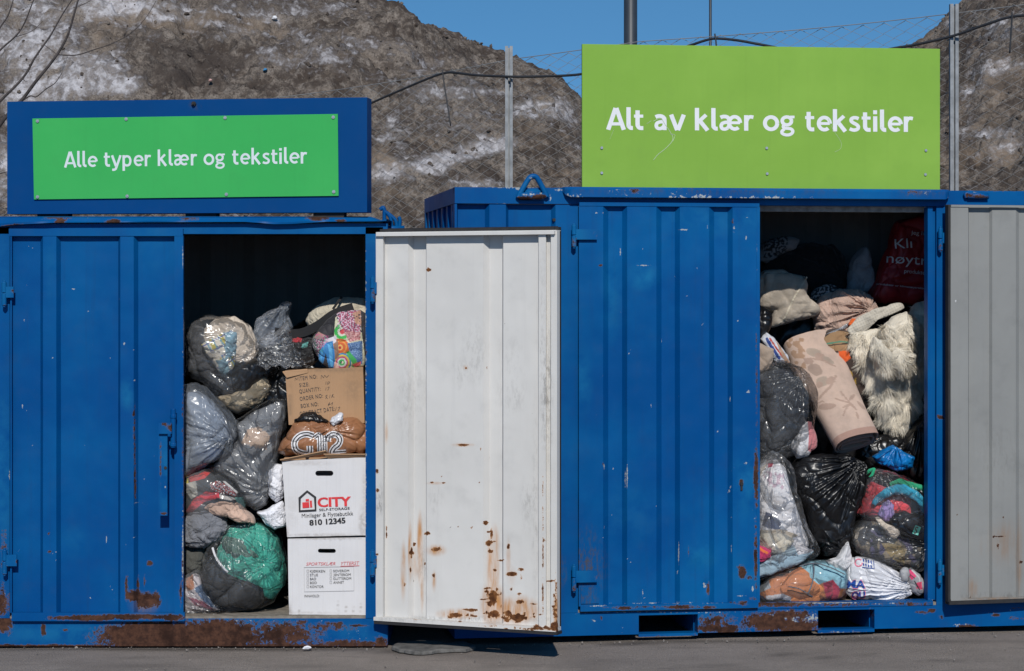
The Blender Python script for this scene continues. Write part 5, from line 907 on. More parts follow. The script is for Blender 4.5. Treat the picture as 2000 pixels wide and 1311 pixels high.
for k, (a, b) in enumerate((('KJØKKEN', 636), ('STUE', 622), ('BAD', 618.5), ('BOD', 619.5), ('KONTOR', 633))): text_px(MB(), a, LF, d - .0026, (605.5, 1118.2 + 7.55 * k), (b - 1, 1118.0 + 7.55 * k), 5.0, .0).build('lettering', M['ink_grey'], w2, LF)
for k, (a, b) in enumerate((('SOVEROM', 682), ('JENTEROM', 685), ('GUTTEROM', 686), ('ANNET', 672))): text_px(MB(), a, LF, d - .0026, (651, 1117.8 + 7.5 * k), (b, 1117.2 + 7.5 * k), 5.0, .0).build('lettering', M['ink_grey'], w2, LF)
text_px(MB(), 'INNHOLD:', LF, d - .0026, (594.5, 1166.8), (624, 1166.3), 5.0, .0).build('lettering', M['ink_grey'], w2, LF)
mb = MB()
for k in range(5): stroke(mb, np.array(L2([(599.5, 1113.2 + 7.55 * k), (603, 1113.2 + 7.55 * k), (603, 1118 + 7.55 * k), (599.5, 1118 + 7.55 * k)])), .0014, d - .0026, True)
for k in range(4): stroke(mb, np.array(L2([(644.5, 1112.8 + 7.5 * k), (648, 1112.8 + 7.5 * k), (648, 1117.6 + 7.5 * k), (644.5, 1117.6 + 7.5 * k)])), .0014, d - .0026, True)
stroke(mb, np.array(L2([(594, 1108.5), (691, 1106.5), (691.5, 1154), (594.5, 1156)])), .0013, d - .0026, True); mb.build('tick_box', M['ink_grey'], w2, LF)
for s_, a, b, h in (('SPORTSKLÆR', (598, 1105), (655, 1104), 6.4), ('YTTERST', (666, 1104), (702, 1103), 6.8)): text_px(MB(), s_, LF, d - .0026, a, b, h, -.004, shear=.25).build('handwriting', M['ink_redpen'], w2, LF)
stroke(MB(), L2([(665, 1106), (702, 1105)]), .003, d - .0027).build('underline', M['ink_redpen'], w2, LF)
# brown bag with a number print, knotted
g12 = blob('plastic_bag', 'knotted shiny brown plastic bag printed G12 lying on the white carton', 'bag', [(541, 884), (552, 852), (572, 826), (600, 812), (640, 818), (672, 810), (700, 815), (722, 835), (724, 872), (710, 886), (660, 890), (600, 893), (560, 892)], LF, .055, .13, M['brown_bag'], n=7, e=.7, slack=.035, amp=.006, scale=9, K=(652, 832), aniso=.10, seed=22, gather=[(652, 834, .011, 11, .12, 5)])
G = o_last[0]; lay = [(13.0, M['ink_white'], .0022), (8.0, M['ink'], .0034), (3.6, M['ink_white'], .0046)]
paths = [[(612, 851.5), (600, 848), (587, 850.5), (577.5, 859), (575, 869), (579, 880), (590, 885.5), (604, 885.5), (605, 871)], [(614, 855), (621, 850), (624, 853), (624.5, 870), (625, 886)], [(633.5, 850.5), (634, 868), (634.5, 886)], [(639.5, 862), (642, 853), (650, 848.5), (659, 850.5), (664, 858), (661, 868), (652, 876), (648.5, 885.5), (662, 885.5), (676, 884.5)]]
for w_, mt, off in lay:
    mb = MB()
    for k, pth in enumerate(paths): stroke(mb, smooth_line([LF.pt(x, y, .06)[[0, 2]] for x, y in pth], 8), w_ * .00253 * (.82 if k in (1, 2) else 1), .06)
    on_surface(dense(mb, .008), G, LF, off).build('lettering', mt, g12, None)
ear('bag_opening', [(572, 822), (590, 808), (612, 804), (632, 814), (644, 826), (625, 830), (600, 828)], LF, .10, .05, M['black_bag_b'], g12, seed=23)
ear('bag_knot', [(643, 824), (650, 814), (662, 806), (671, 808), (672, 822), (660, 828), (652, 832)], LF, .055, .03, M['white_bag'], g12, seed=24)
# white paper, garments, clear bag with teal towel
blob('paper', 'crumpled white paper tucked beside the upper white carton', 'paper', [(524, 915), (536, 905), (552, 908), (556, 940), (553, 972), (540, 984), (526, 966), (522, 940)], LF, .16, .06, M['paper'], slack=.12, amp=.014, scale=24, seed=25)
blob('paper', 'crumpled white paper below, in the corner beside both white cartons', 'paper', [(500, 1000), (520, 995), (534, 985), (552, 978), (560, 1000), (558, 1028), (538, 1036), (520, 1024)], LF, .14, .06, M['paper'], slack=.12, amp=.014, scale=24, seed=26)
blob('garment', 'bundle of red, black and white clothes in film under the milky bag', 'clothing', [(355, 938), (372, 928), (400, 918), (430, 924), (458, 940), (478, 968), (482, 992), (455, 1002), (400, 1010), (355, 1004)], LF, .10, .11, M['c_attr'], n=7, slack=.07, amp=.009, seed=27,
     col=((.025, .027, .03), [('poly', (.58, .035, .03), [(368, 934), (395, 920), (412, 922), (400, 934), (372, 942)]), ('poly', (.5, .48, .42), [(364, 944), (382, 940), (386, 968), (374, 975), (364, 962)]), ('poly', (.60, .03, .05), [(362, 1000), (378, 975), (402, 960), (428, 962), (430, 972), (400, 980), (372, 1004)]), ('poly', (.50, .46, .42), [(428, 966), (450, 970), (462, 975), (452, 978), (430, 974)]), ('spots', (.32, .07, .06), [(410, 945), (425, 938), (465, 960), (460, 970), (412, 958)], .4, 4, -.1), ('spots', (.35, .42, .45), [(410, 945), (425, 938), (465, 960), (460, 970), (412, 958)], .4, 11, .18), ('poly', (.6, .58, .55), [(434, 940), (440, 940), (466, 962), (462, 964)]), ('poly', (.10, .24, .22), [(458, 972), (480, 970), (482, 995), (468, 990)]), ('poly', (.62, .52, .05), [(360, 930), (368, 934), (368, 944), (360, 944)])], 3))
film_on([(355, 930), (372, 922), (400, 912), (432, 917), (462, 934), (483, 964), (487, 996), (455, 1008), (400, 1016), (355, 1010)], LF, .08, .13, 'film_c', 'clear_bag', 'clear film round the bundle of red, black and white clothes', 'bag', seed=28)
blob('garment', 'peach coloured garment above the teal towel bag', 'clothing', [(396, 990), (412, 976), (440, 972), (466, 980), (495, 1008), (498, 1024), (470, 1022), (440, 1010), (412, 1004)], LF, .075, .09, M['c_peach'], slack=.06, amp=.01, seed=29, col=None)
blob('garment', 'crumpled grey cotton garment at the left edge', 'clothing', [(355, 1012), (375, 1000), (400, 993), (428, 998), (444, 1015), (448, 1035), (428, 1058), (400, 1072), (372, 1070), (355, 1060)], LF, .07, .10, M['c_grey'], slack=.12, amp=.012, scale=26, seed=30)
blob('garment', 'dark olive garment squeezed at the left edge below the grey one', 'clothing', [(355, 1062), (375, 1068), (400, 1070), (405, 1095), (392, 1120), (355, 1125)], LF, .13, .09, cloth('c_olive', (.075, .075, .065)), n=5, slack=.08, amp=.01, seed=31)
T_ = 'in the big clear bag on the floor'
blob('towel', 'teal green waffle towel ' + T_, 'towel', [(418, 1088), (432, 1045), (450, 1024), (488, 1017), (520, 1028), (546, 1052), (560, 1092), (558, 1145), (536, 1172), (490, 1150), (440, 1122)], LF, .075, .14, M['c_teal'], n=7, slack=.05, amp=.010, scale=10, seed=32)
blob('garment', 'black garment below the teal towel ' + T_, 'clothing', [(389, 1118), (402, 1102), (430, 1102), (470, 1120), (500, 1132), (522, 1146), (520, 1172), (498, 1190), (450, 1192), (415, 1178), (396, 1150)], LF, .055, .13, M['c_black'], slack=.05, amp=.008, seed=33)
blob('garment', 'grey green garment folded into the teal towel ' + T_, 'clothing', [(432, 1060), (442, 1045), (470, 1048), (505, 1070), (515, 1092), (480, 1100), (450, 1094)], LF, .065, .07, cloth('c_gg', (.10, .17, .14)), n=5, slack=.05, amp=.006, seed=34)
mb = MB().tube(smooth_line([LF.pt(x, y, dd) for x, y, dd in ((415, 1070, .09), (420, 1085, .075), (430, 1102, .065), (445, 1118, .06))], 8), .006, 6); tag(mb.build('cord', M['c_white'], None, LF, smooth=True), 'pale piping cord across the teal towel', 'cord')
film_on([(386, 1120), (398, 1075), (425, 1042), (445, 1020), (490, 1010), (528, 1022), (552, 1045), (564, 1090), (562, 1135), (540, 1175), (500, 1196), (450, 1200), (412, 1186), (394, 1155)], LF, .03, .19, 'film', 'clear_bag', 'big clear bag with teal towel and black garment on the floor', 'bag', K=(452, 1012), aniso=.12, seed=35, n=7, gather=[(455, 1012, .02, 16, .2, 5), (530, 1090, .012, 10, .15, 8)])
film_on([(355, 1128), (380, 1112), (396, 1120), (408, 1150), (430, 1180), (445, 1197), (400, 1201), (355, 1201)], LF, .05, .09, 'film_c', 'clear_bag', 'small clear bag of pinkish rags in the left corner of the floor', 'bag', seed=36, slack=.08, gather=[(440, 1196, .02, 14, .25, 5)])
blob('rags', 'white, rust and navy rags in the small clear bag in the corner', 'clothing', [(355, 1135), (378, 1120), (392, 1126), (402, 1152), (420, 1180), (432, 1192), (395, 1196), (355, 1196)], LF, .07, .07, M['c_attr'], slack=.06, amp=.008, seed=37, col=((.48, .43, .44), [('poly', (.40, .16, .08), [(360, 1120), (375, 1115), (380, 1150), (366, 1155)]), ('poly', (.08, .13, .22), [(378, 1150), (395, 1140), (432, 1190), (405, 1185)]), ('poly', (.24, .07, .10), [(366, 1166), (400, 1176), (420, 1194), (380, 1182)])], 3))
# ------------------------------------------------------------------ what lies in the right container
RF = FR
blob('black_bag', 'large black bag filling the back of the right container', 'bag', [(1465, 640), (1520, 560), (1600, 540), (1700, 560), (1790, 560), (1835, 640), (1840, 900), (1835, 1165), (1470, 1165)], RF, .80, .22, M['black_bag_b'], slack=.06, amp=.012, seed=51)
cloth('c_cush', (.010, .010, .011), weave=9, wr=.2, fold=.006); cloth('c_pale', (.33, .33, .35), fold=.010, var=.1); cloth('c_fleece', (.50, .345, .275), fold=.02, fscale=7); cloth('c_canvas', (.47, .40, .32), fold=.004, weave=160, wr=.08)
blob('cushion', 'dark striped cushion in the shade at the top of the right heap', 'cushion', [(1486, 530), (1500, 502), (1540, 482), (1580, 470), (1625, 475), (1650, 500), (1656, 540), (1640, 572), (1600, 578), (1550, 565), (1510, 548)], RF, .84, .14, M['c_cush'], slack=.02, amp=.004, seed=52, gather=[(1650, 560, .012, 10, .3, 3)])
blob('blanket', 'black and white patterned blanket in the shade, top left of the right heap', 'blanket', [(1476, 510), (1482, 482), (1502, 466), (1530, 460), (1560, 468), (1552, 486), (1520, 500), (1495, 516)], RF, .82, .09, M['c_attr'], n=5, slack=.06, amp=.008, seed=53, col=((.30, .30, .31), [('spots', (.012, .012, .014), [(1495, 455), (1540, 455), (1535, 500), (1490, 505)], .22, 2, -.05)], 3))
blob('blanket', 'small black and white patterned cloth under the dark cushion', 'cloth', [(1580, 585), (1590, 566), (1612, 554), (1632, 560), (1640, 578), (1626, 588), (1600, 592)], RF, .70, .05, M['c_attr'], n=5, slack=.08, amp=.008, seed=54, col=((.42, .42, .43), [('spots', (.012, .012, .014), [(1575, 550), (1640, 550), (1640, 590), (1575, 595)], .25, 7, -.05)], 3))
blob('cushion', 'pale grey cushion on edge beside the red shopper', 'cushion', [(1654, 572), (1655, 535), (1664, 505), (1682, 484), (1690, 476), (1698, 500), (1707, 535), (1708, 572), (1680, 578)], RF, .78, .08, M['c_pale'], n=5, slack=.01, amp=.003, seed=55)
rb = blob('shopping_bag', 'dark red woven shopper with white print at the upper right', 'bag', [(1692, 588), (1705, 560), (1720, 520), (1738, 470), (1752, 432), (1800, 418), (1836, 425), (1838, 590), (1790, 596), (1750, 590), (1720, 596)], RF, .66, .10, M['red_bag'], n=7, e=.5, slack=.02, amp=.008, scale=6, seed=56)
G = o_last[0]
for s_, a, b, h in (('Jeg ha', (1779, 458), (1811, 460), 9), ('Kli', (1748, 486), (1782, 484), 22), ('nøytr', (1731, 513), (1811, 518), 22), ('produkter', (1766, 533), (1811, 537), 9), ('produkter er klimanøytralisert', (1712, 556), (1813, 566), 4.2)): on_surface(dense(text_px(MB(), s_, RF, .70, a, b, h, 0), .012), G, RF, .004).build('lettering', M['ink_white'], rb, None)
MB().tube(smooth_line([RF.pt(x, y, .345) for x, y in ((1776, 425), (1772, 445), (1778, 466), (1795, 478), (1815, 482))], 6), .007, 6).build('handle', M['red_bag'], rb, RF, smooth=True) if False else None
on_surface(MB().tube(smooth_line([RF.pt(x, y, .70) for x, y in ((1772, 432), (1770, 448), (1778, 466), (1795, 478), (1815, 482))], 6), .006, 6), G, RF, .008).build('handle', M['red_bag'], rb, None)
# canvas cloth with hem
cv = blob('jacket', 'beige canvas jacket with a piped hem, half in shade', 'jacket', [(1474, 545), (1490, 528), (1530, 526), (1572, 538), (1578, 552), (1574, 574), (1598, 598), (1604, 608), (1585, 622), (1545, 632), (1515, 640), (1500, 640), (1508, 610), (1480, 600)], RF, .54, .10, M['c_canvas'], n=6, e=.7, slack=.02, amp=.006, scale=7, seed=57); G = o_last[0]
on_surface(MB().tube(smooth_line([RF.pt(x, y, .54) for x, y in ((1576, 541), (1566, 558), (1552, 580), (1542, 600), (1532, 622), (1518, 634), (1506, 638))], 8), .0045, 6), G, RF, .003).build('piping', M['c_cream'], cv, None)
blob('blanket', 'soft pink beige fleece blanket in the middle of the right heap', 'blanket', [(1585, 620), (1590, 598), (1605, 576), (1640, 562), (1672, 562), (1700, 580), (1712, 605), (1700, 632), (1668, 650), (1640, 668), (1612, 668), (1595, 650)], RF, .58, .12, M['c_fleece'], n=7, slack=.10, amp=.014, scale=9, seed=58, gather=[(1688, 605, .03, 8, .25, 4)])
# bag with orange toy between carpet and rug
blob('garment', 'brown, yellow and orange things between the carpet roll and the shaggy rug', 'clothing', [(1592, 668), (1610, 652), (1640, 640), (1668, 650), (1685, 690), (1700, 740), (1706, 790), (1690, 800), (1660, 780), (1630, 740), (1605, 700)], RF, .42, .10, M['c_attr'], n=7, slack=.05, amp=.010, seed=59,
     col=((.05, .03, .022), [('poly', (.30, .18, .09), [(1598, 668), (1630, 645), (1665, 650), (1668, 668), (1605, 676)]), ('poly', (.10, .22, .14), [(1600, 672), (1640, 666), (1668, 668), (1668, 670), (1640, 669), (1602, 676)]), ('poly', (.35, .20, .10), [(1600, 678), (1660, 672), (1666, 684), (1612, 688)]), ('poly', (.48, .40, .34), [(1612, 688), (1640, 690), (1638, 702), (1618, 700)]), ('poly', (.80, .12, .02), [(1638, 686), (1658, 684), (1662, 700), (1650, 708), (1646, 714), (1640, 704)]), ('poly', (.03, .035, .06), [(1618, 702), (1636, 706), (1632, 716), (1620, 712)]), ('poly', (.42, .24, .02), [(1636, 716), (1645, 710), (1665, 728), (1664, 760), (1650, 745)]), ('poly', (.50, .32, .03), [(1640, 712), (1648, 712), (1660, 726), (1650, 728)]), ('poly', (.40, .24, .03), [(1664, 748), (1672, 738), (1672, 770), (1666, 765)])], 2))
blob('toy', 'small bright orange plush scrap in front of the fleece blanket', 'toy', [(1656, 634), (1664, 622), (1676, 624), (1672, 636), (1662, 640)], RF, .46, .02, cloth('c_orange', (.75, .13, .02)), n=4, slack=.05, seed=60)
ear('plastic_strip', [(1612, 654), (1640, 640), (1662, 628), (1664, 632), (1642, 646), (1618, 660)], RF, .48, .012, M['film_milk'], None, 'twisted strip of clear plastic in front of the fleece blanket', 'plastic strip', seed=61)
# carpet roll
def carpet():
    a = RF.pt(1577, 662, .56); b = RF.pt(1675, 862, .20); A = b - a; A /= np.linalg.norm(A); Wd = np.array([1, 0, 0]) - A * A[0]; Wd /= np.linalg.norm(Wd); N = np.cross(Wd, A); N = N if N[1] < 0 else -N
    L = np.linalg.norm(b - a); turns = 3.1; nt = 560; nl = 150; th = np.linspace(-.12 * math.pi, -.12 * math.pi - 2 * math.pi * turns, nt); s = np.linspace(0, 1, nl); TH, S = np.meshgrid(th, s); k = (TH[0, 0] - TH) / (2 * math.pi)
    c, n_ = np.cos(TH), np.sin(TH); e = .78; f = 1 - .20 * k; wid = .147 + .012 * np.sin(S * 5) ; ht = .095
    u = np.sign(c) * np.abs(c) ** e * wid * (1 - .13 * k); v = np.sign(n_) * np.abs(n_) ** e * (ht * (1 - .27 * k)) - .012 * k
    base = a + np.multiply.outer(S, b - a); P = base + u[..., None] * Wd + v[..., None] * N
    q = P.reshape(-1, 3); nz = (.010 * noise3(q * 7) + .003 * noise3(q * 22)).reshape(TH.shape); P = P + (nz * (1 - .25 * k))[..., None] * N + (.006 * noise3(q * 5 + 9)).reshape(TH.shape)[..., None] * Wd
    mb = MB().grid(P); dn = np.stack([np.gradient(P, axis=1)])[0]; nr = np.cross(dn, np.broadcast_to(A, P.shape)); nr /= np.linalg.norm(nr, axis=-1)[..., None] + 1e-9
    ctr = base; sg = np.sign(((P - ctr) * nr).sum(-1).mean()); In = P - nr * sg * .007; mb.grid(In[::-1])
    mb.grid(np.array([P[-1], In[-1]])); mb.grid(np.array([In[0], P[0]])); mb.grid(np.array([P[:, 0], In[:, 0]])); W_ = RF.W(mb.arr()); x, y = proj(W_)
    mo = (.46, .315, .245); mo2 = (.44, .34, .265)
    leaf = lambda cx, cy, rx, ry, t, cc=mo: ('poly', cc, [(cx + rx * math.cos(q_) * math.cos(t) - ry * math.sin(q_) * abs(math.sin(q_)) ** .3 * math.sin(t), cy + rx * math.cos(q_) * math.sin(t) + ry * math.sin(q_) * math.cos(t)) for q_ in np.linspace(0, 6.28, 24)])
    sh = [('spots', (.44, .27, .17), [(1535, 660), (1570, 660), (1575, 720), (1540, 720)], .09, 3, -.05), leaf(1588, 688, 14, 8, .2, mo2), leaf(1602, 697, 12, 6, .4), leaf(1618, 704, 14, 5, .5, mo2), ('line', mo, 1.8, [(1570, 702), (1590, 700), (1612, 706), (1632, 716)]), leaf(1580, 706, 10, 5, -.1), leaf(1592, 722, 15, 11, .4, (.42, .30, .235)), leaf(1606, 745, 13, 10, -.3, mo2), leaf(1622, 743, 10, 6, -.4), leaf(1600, 752, 7, 6, 0), ('line', mo, 2.4, [(1632, 735), (1622, 755), (1610, 768), (1598, 780)]), leaf(1615, 794, 17, 6.5, -.12), ('line', mo, 1.4, [(1596, 788), (1606, 784), (1610, 786)]), ('line', mo, 1.6, [(1632, 778), (1646, 784), (1660, 788)]), ('line', mo, 1.6, [(1640, 764), (1652, 776), (1660, 788), (1672, 800)]), ('line', mo, 1.6, [(1648, 797), (1658, 790), (1668, 796)]), ('line', mo, 1.6, [(1660, 788), (1652, 802), (1648, 812)]), leaf(1664, 776, 8, 3.5, -.8), leaf(1674, 812, 8, 2.5, 1.2), leaf(1602, 832, 7, 5, 1.2, mo2), ('ring', mo2, 1600, 838, 4, 7), leaf(1605, 848, 5, 3, .5), leaf(1682, 792, 12, 3, .8)]
    # the leaves shrink towards the far side; the border band runs round the lower end
    colr = paint_col(W_, (.64, .465, .37), sh, None, 2.0); Sx = np.concatenate([S.ravel(), S[::-1].ravel(), np.ones(len(mb.arr()) - 2 * S.size)]); band_ = Sx > .945; colr[band_] = (.47, .28, .215); colr[S.size:2 * S.size] = np.where(band_[S.size:2 * S.size, None], (.45, .30, .23), (.52, .39, .31))
    o = mb.build('carpet', cloth('c_carpet', (.5, .5, .5), attr=True, weave=150, wr=.12, fold=.002), None, RF, smooth=True, attrs={'col': colr}); tag(o, 'rolled peach carpet with brown flower pattern, its end towards the viewer', 'carpet')
carpet()
# shaggy rug
def rug():
    cr = cloth('c_rug', (.62, .56, .46), fold=.01, var=.12); ribb = cloth('c_rib', (.47, .43, .36), weave=22, wr=.35, fold=.004, rot=(0, .45, 0))
    lob = [('rug', [(1662, 655), (1690, 640), (1740, 640), (1800, 650), (1815, 700), (1806, 760), (1795, 810), (1770, 840), (1740, 842), (1712, 812), (1700, 770), (1688, 730), (1670, 695)], .36, .06, (-.25, -1), 17000),
           ('fold', [(1716, 648), (1742, 618), (1772, 606), (1782, 650), (1778, 694), (1754, 684), (1730, 672)], .28, .06, (.5, -.9), 7500), ('fold', [(1698, 676), (1707, 655), (1720, 668), (1740, 696), (1774, 702), (1780, 716), (1746, 726), (1712, 716)], .21, .06, (.7, -.7), 6500), ('fold', [(1772, 612), (1790, 590), (1820, 582), (1836, 600), (1836, 700), (1800, 716), (1778, 690)], .40, .08, (.1, -1), 4200)]
    root = None; mb = MB(); vs, fs = [], []; cols = []
    for nm, poly, d, th, dr, ns in lob:
        o = blob(nm, 'cream shaggy sheepskin rug with a ribbed edge hanging at the right' if root is None else None, 'rug', poly, RF, d, th, cr, n=6, slack=.05, amp=.012, scale=9, seed=60 + len(cols), parent=root); Wd, F = o_last[0]; cols.append(1)
        root = root or o; T = Wd[F]; n = np.cross(T[:, 1] - T[:, 0], T[:, 2] - T[:, 0]); ar = np.linalg.norm(n, axis=1); n /= ar[:, None] + 1e-12; n *= np.sign((n * (T.mean(1) - Wd.mean(0))).sum(1))[:, None]; w = ar * (n @ -RF.ey > -.25); pick = rng.choice(len(F), ns, p=w / w.sum())
        b = rng.dirichlet((1, 1, 1), ns); P0 = (T[pick] * b[..., None]).sum(1); N = n[pick]; flow = RF.ex * dr[0] + RF.ez * dr[1]; wob = np.stack([noise3(P0 * 22 + 5), noise3(P0 * 22 + 25), noise3(P0 * 22 + 45)], 1); D = flow * .95 + N * .38 + wob * 1.5 + .16 * rng.normal(size=(ns, 3)); D /= np.linalg.norm(D, axis=1)[:, None]
        wob2 = np.stack([noise3(P0 * 48 + 5), noise3(P0 * 48 + 25), noise3(P0 * 48 + 45)], 1); Ln = rng.uniform(.024, .052, ns); side = np.cross(D, N + .3 * rng.normal(size=(ns, 3))); side /= np.linalg.norm(side, axis=1)[:, None] + 1e-9; P = P0
        prev = None
        for k in range(4):
            wv = .00105 * (1 - k / 3.4)
            mid = P0 + D * (Ln * k / 3)[:, None] + np.array([0, 0, -1]) * (Ln * .30 * (k / 3) ** 2)[:, None] + wob * (.006 * k); vs.append(mid + side * wv); vs.append(mid - side * wv)
        base = sum(len(a) for a in vs[:-8]); 
        for k in range(3):
            for i_ in range(ns): fs.append((base + 2 * k * ns + i_, base + (2 * k + 1) * ns + i_, base + (2 * k + 3) * ns + i_, base + (2 * k + 2) * ns + i_))
    mb.add(np.concatenate(vs), fs); o = mb.build('pile', cloth('c_pile', (.74, .68, .57), fold=.0, var=.15, sheen=.0), root, None); o['kind'] = 'stuff'
    blob('ribbed_edge', None, None, [(1652, 646), (1672, 622), (1704, 604), (1740, 593), (1762, 592), (1770, 606), (1740, 614), (1712, 626), (1694, 645), (1668, 664)], RF, .38, .03, ribb, n=6, slack=.01, amp=.003, parent=root, seed=70)
rug()
# left edge: woven cloth, printed bag, clear bags
blob('cloth', 'piece of woven beige cloth at the left jamb', 'cloth', [(1474, 668), (1492, 672), (1512, 682), (1510, 705), (1502, 724), (1476, 728)], RF, .24, .04, cloth('c_woven', (.40, .31, .24), weave=75, wr=.6, fold=.003), n=5, slack=.02, seed=71)
blob('plastic_bag', 'small white and blue printed bag behind the woven beige cloth', 'bag', [(1484, 662), (1496, 648), (1515, 664), (1538, 694), (1544, 712), (1520, 712), (1500, 696)], RF, .30, .04, M['c_attr_fine'], n=6, slack=.05, seed=72, col=((.55, .57, .62), [('line', (.01, .04, .20), 3, [(1498, 662), (1508, 680), (1522, 700)]), ('line', (.45, .07, .05), 1.6, [(1504, 662), (1516, 680), (1530, 698)]), ('poly', (.42, .26, .17), [(1514, 664), (1524, 676), (1544, 710), (1534, 710)])], 2))
blob('black_bag', 'dark grey bag at the left jamb under the beige jacket', 'bag', [(1470, 610), (1488, 596), (1508, 612), (1504, 640), (1492, 668), (1470, 672)], RF, .34, .08, M['black_bag_b'], n=5, slack=.1, amp=.01, seed=73)
D_ = 'in the clear bag at the left jamb'
blob('garment', 'dark blue grey clothes ' + D_, 'clothing', [(1468, 745), (1490, 722), (1530, 716), (1562, 735), (1580, 770), (1578, 815), (1560, 850), (1530, 872), (1468, 882)], RF, .16, .11, cloth('c_dark', (.022, .026, .034), fold=.016), slack=.07, amp=.012, seed=74)
film_on([(1468, 735), (1490, 710), (1525, 700), (1562, 715), (1588, 755), (1594, 800), (1586, 850), (1570, 880), (1540, 894), (1500, 905), (1468, 890)], RF, .10, .17, 'film', 'clear_bag', 'clear bag of dark clothes beside the carpet roll', 'bag', K=(1520, 700), aniso=.12, seed=75, n=7, gather=[(1560, 720, .018, 14, .2, 3)])
blob('garment', 'pink and white garment in the foot of the clear bag beside the carpet roll', 'clothing', [(1545, 880), (1552, 855), (1565, 832), (1582, 822), (1592, 845), (1592, 872), (1575, 892), (1555, 896)], RF, .14, .07, M['c_attr'], n=6, slack=.07, amp=.01, seed=76, col=((.58, .57, .58), [('poly', (.50, .17, .18), [(1576, 815), (1600, 815), (1600, 895), (1578, 880), (1580, 850)])], 2))
Wb = 'in the long clear bag at the left jamb'
blob('garment', 'white clothes ' + Wb, 'clothing', [(1470, 925), (1490, 900), (1515, 892), (1532, 910), (1540, 955), (1556, 1000), (1572, 1040), (1578, 1065), (1550, 1085), (1470, 1080)], RF, .13, .12, M['c_attr'], n=7, slack=.09, amp=.012, scale=15, seed=77, col=((.74, .72, .73), [('poly', (.025, .04, .10), [(1496, 1000), (1512, 1006), (1526, 1020), (1524, 1036), (1500, 1032), (1488, 1026)]), ('poly', (.42, .35, .26), [(1476, 1036), (1530, 1034), (1560, 1046), (1530, 1058), (1478, 1062)]), ('spots', (.55, .40, .46), [(1490, 920), (1532, 925), (1530, 955), (1495, 950)], .12, 3, .05), ('poly', (.50, .05, .09), [(1500, 905), (1510, 904), (1508, 912), (1500, 914)]), ('poly', (.36, .43, .50), [(1474, 1000), (1490, 1010), (1484, 1036), (1474, 1036)]), ('poly', (.50, .42, .33), [(1500, 905), (1485, 930), (1476, 950), (1474, 920)])], 3))
blob('garment', 'cream trousers ' + Wb, 'clothing', [(1470, 1042), (1500, 1034), (1535, 1040), (1548, 1056), (1530, 1080), (1490, 1082), (1470, 1075)], RF, .11, .09, M['c_cream'], slack=.08, amp=.012, seed=78)
blob('garment', 'magenta and orange cloth at the foot of the long clear bag', 'clothing', [(1472, 1062), (1490, 1066), (1508, 1072), (1504, 1088), (1490, 1098), (1472, 1096)], RF, .075, .05, M['c_attr'], n=5, slack=.08, amp=.01, seed=79, col=((.50, .03, .12), [('line', (.70, .16, .04), 2.5, [(1476, 1064), (1490, 1076), (1498, 1080)])], 2))
blob('garment', 'pale blue denim garment at the foot of the long clear bag', 'clothing', [(1472, 1092), (1500, 1090), (1530, 1072), (1562, 1062), (1590, 1074), (1570, 1095), (1530, 1115), (1490, 1128), (1472, 1128)], RF, .085, .08, M['c_attr'], slack=.07, amp=.009, seed=80, col=((.27, .37, .44), [('poly', (.60, .58, .60), [(1545, 1040), (1575, 1050), (1592, 1076), (1560, 1085), (1552, 1068)]), ('line', (.10, .15, .20), 1.2, [(1500, 1100), (1520, 1105), (1516, 1095), (1530, 1098)])], 3))
film_on([(1468, 915), (1485, 895), (1508, 878), (1525, 888), (1540, 905), (1548, 950), (1562, 995), (1575, 1030), (1588, 1055), (1598, 1076), (1575, 1098), (1540, 1115), (1500, 1130), (1468, 1132)], RF, .055, .18, 'film_c', 'clear_bag', 'long clear bag of white clothes at the left jamb', 'bag', K=(1508, 876), aniso=.14, seed=81, n=7, gather=[(1508, 876, .02, 14, .2, 3), (1585, 1070, .015, 10, .2, 6)])
# black bag in the middle
blob('black_bag', 'big shiny black bag in the middle of the right heap', 'bag', [(1538, 915), (1560, 893), (1600, 882), (1650, 884), (1688, 900), (1694, 935), (1688, 965), (1674, 1000), (1665, 1040), (1655, 1072), (1630, 1092), (1605, 1086), (1586, 1050), (1570, 1010), (1552, 970), (1544, 940)], RF, .09, .15, M['black_bag'], n=7, e=.7, slack=.03, amp=.008, K=(1672, 892), aniso=.16, seed=82, gather=[(1675, 892, .026, 20, .28, 3), (1650, 1080, .012, 10, .2, 8)])
blob('black_bag', 'black bag at the right jamb under the shaggy rug', 'bag', [(1752, 905), (1762, 862), (1790, 825), (1822, 800), (1838, 830), (1838, 960), (1800, 950), (1770, 935)], RF, .26, .10, M['black_bag'], slack=.05, amp=.01, K=(1800, 800), aniso=.16, seed=83, gather=[(1790, 822, .02, 12, .25, 3)])
blob('black_bag', 'black bag in the hollow under the end of the carpet roll', 'bag', [(1680, 860), (1720, 845), (1765, 850), (1780, 890), (1770, 930), (1720, 930), (1690, 915), (1672, 890)], RF, .34, .09, M['black_bag_b'], slack=.09, amp=.012, seed=84)
blob('plastic_bag', 'bright blue plastic bag below the end of the carpet roll', 'bag', [(1702, 892), (1722, 880), (1744, 868), (1762, 880), (1786, 892), (1780, 915), (1752, 922), (1738, 915), (1715, 908)], RF, .17, .07, M['blue_bag'], slack=.10, amp=.012, seed=85, gather=[(1744, 868, .02, 9, .2, 3)])
S_ = 'in the clear bag at the right jamb'
blob('garment', 'coral red cloth ' + S_, 'clothing', [(1672, 1004), (1680, 965), (1692, 936), (1712, 944), (1738, 956), (1772, 965), (1778, 985), (1774, 1006), (1740, 1012), (1700, 1010)], RF, .12, .10, M['c_red'], n=7, slack=.10, amp=.012, scale=20, seed=86)
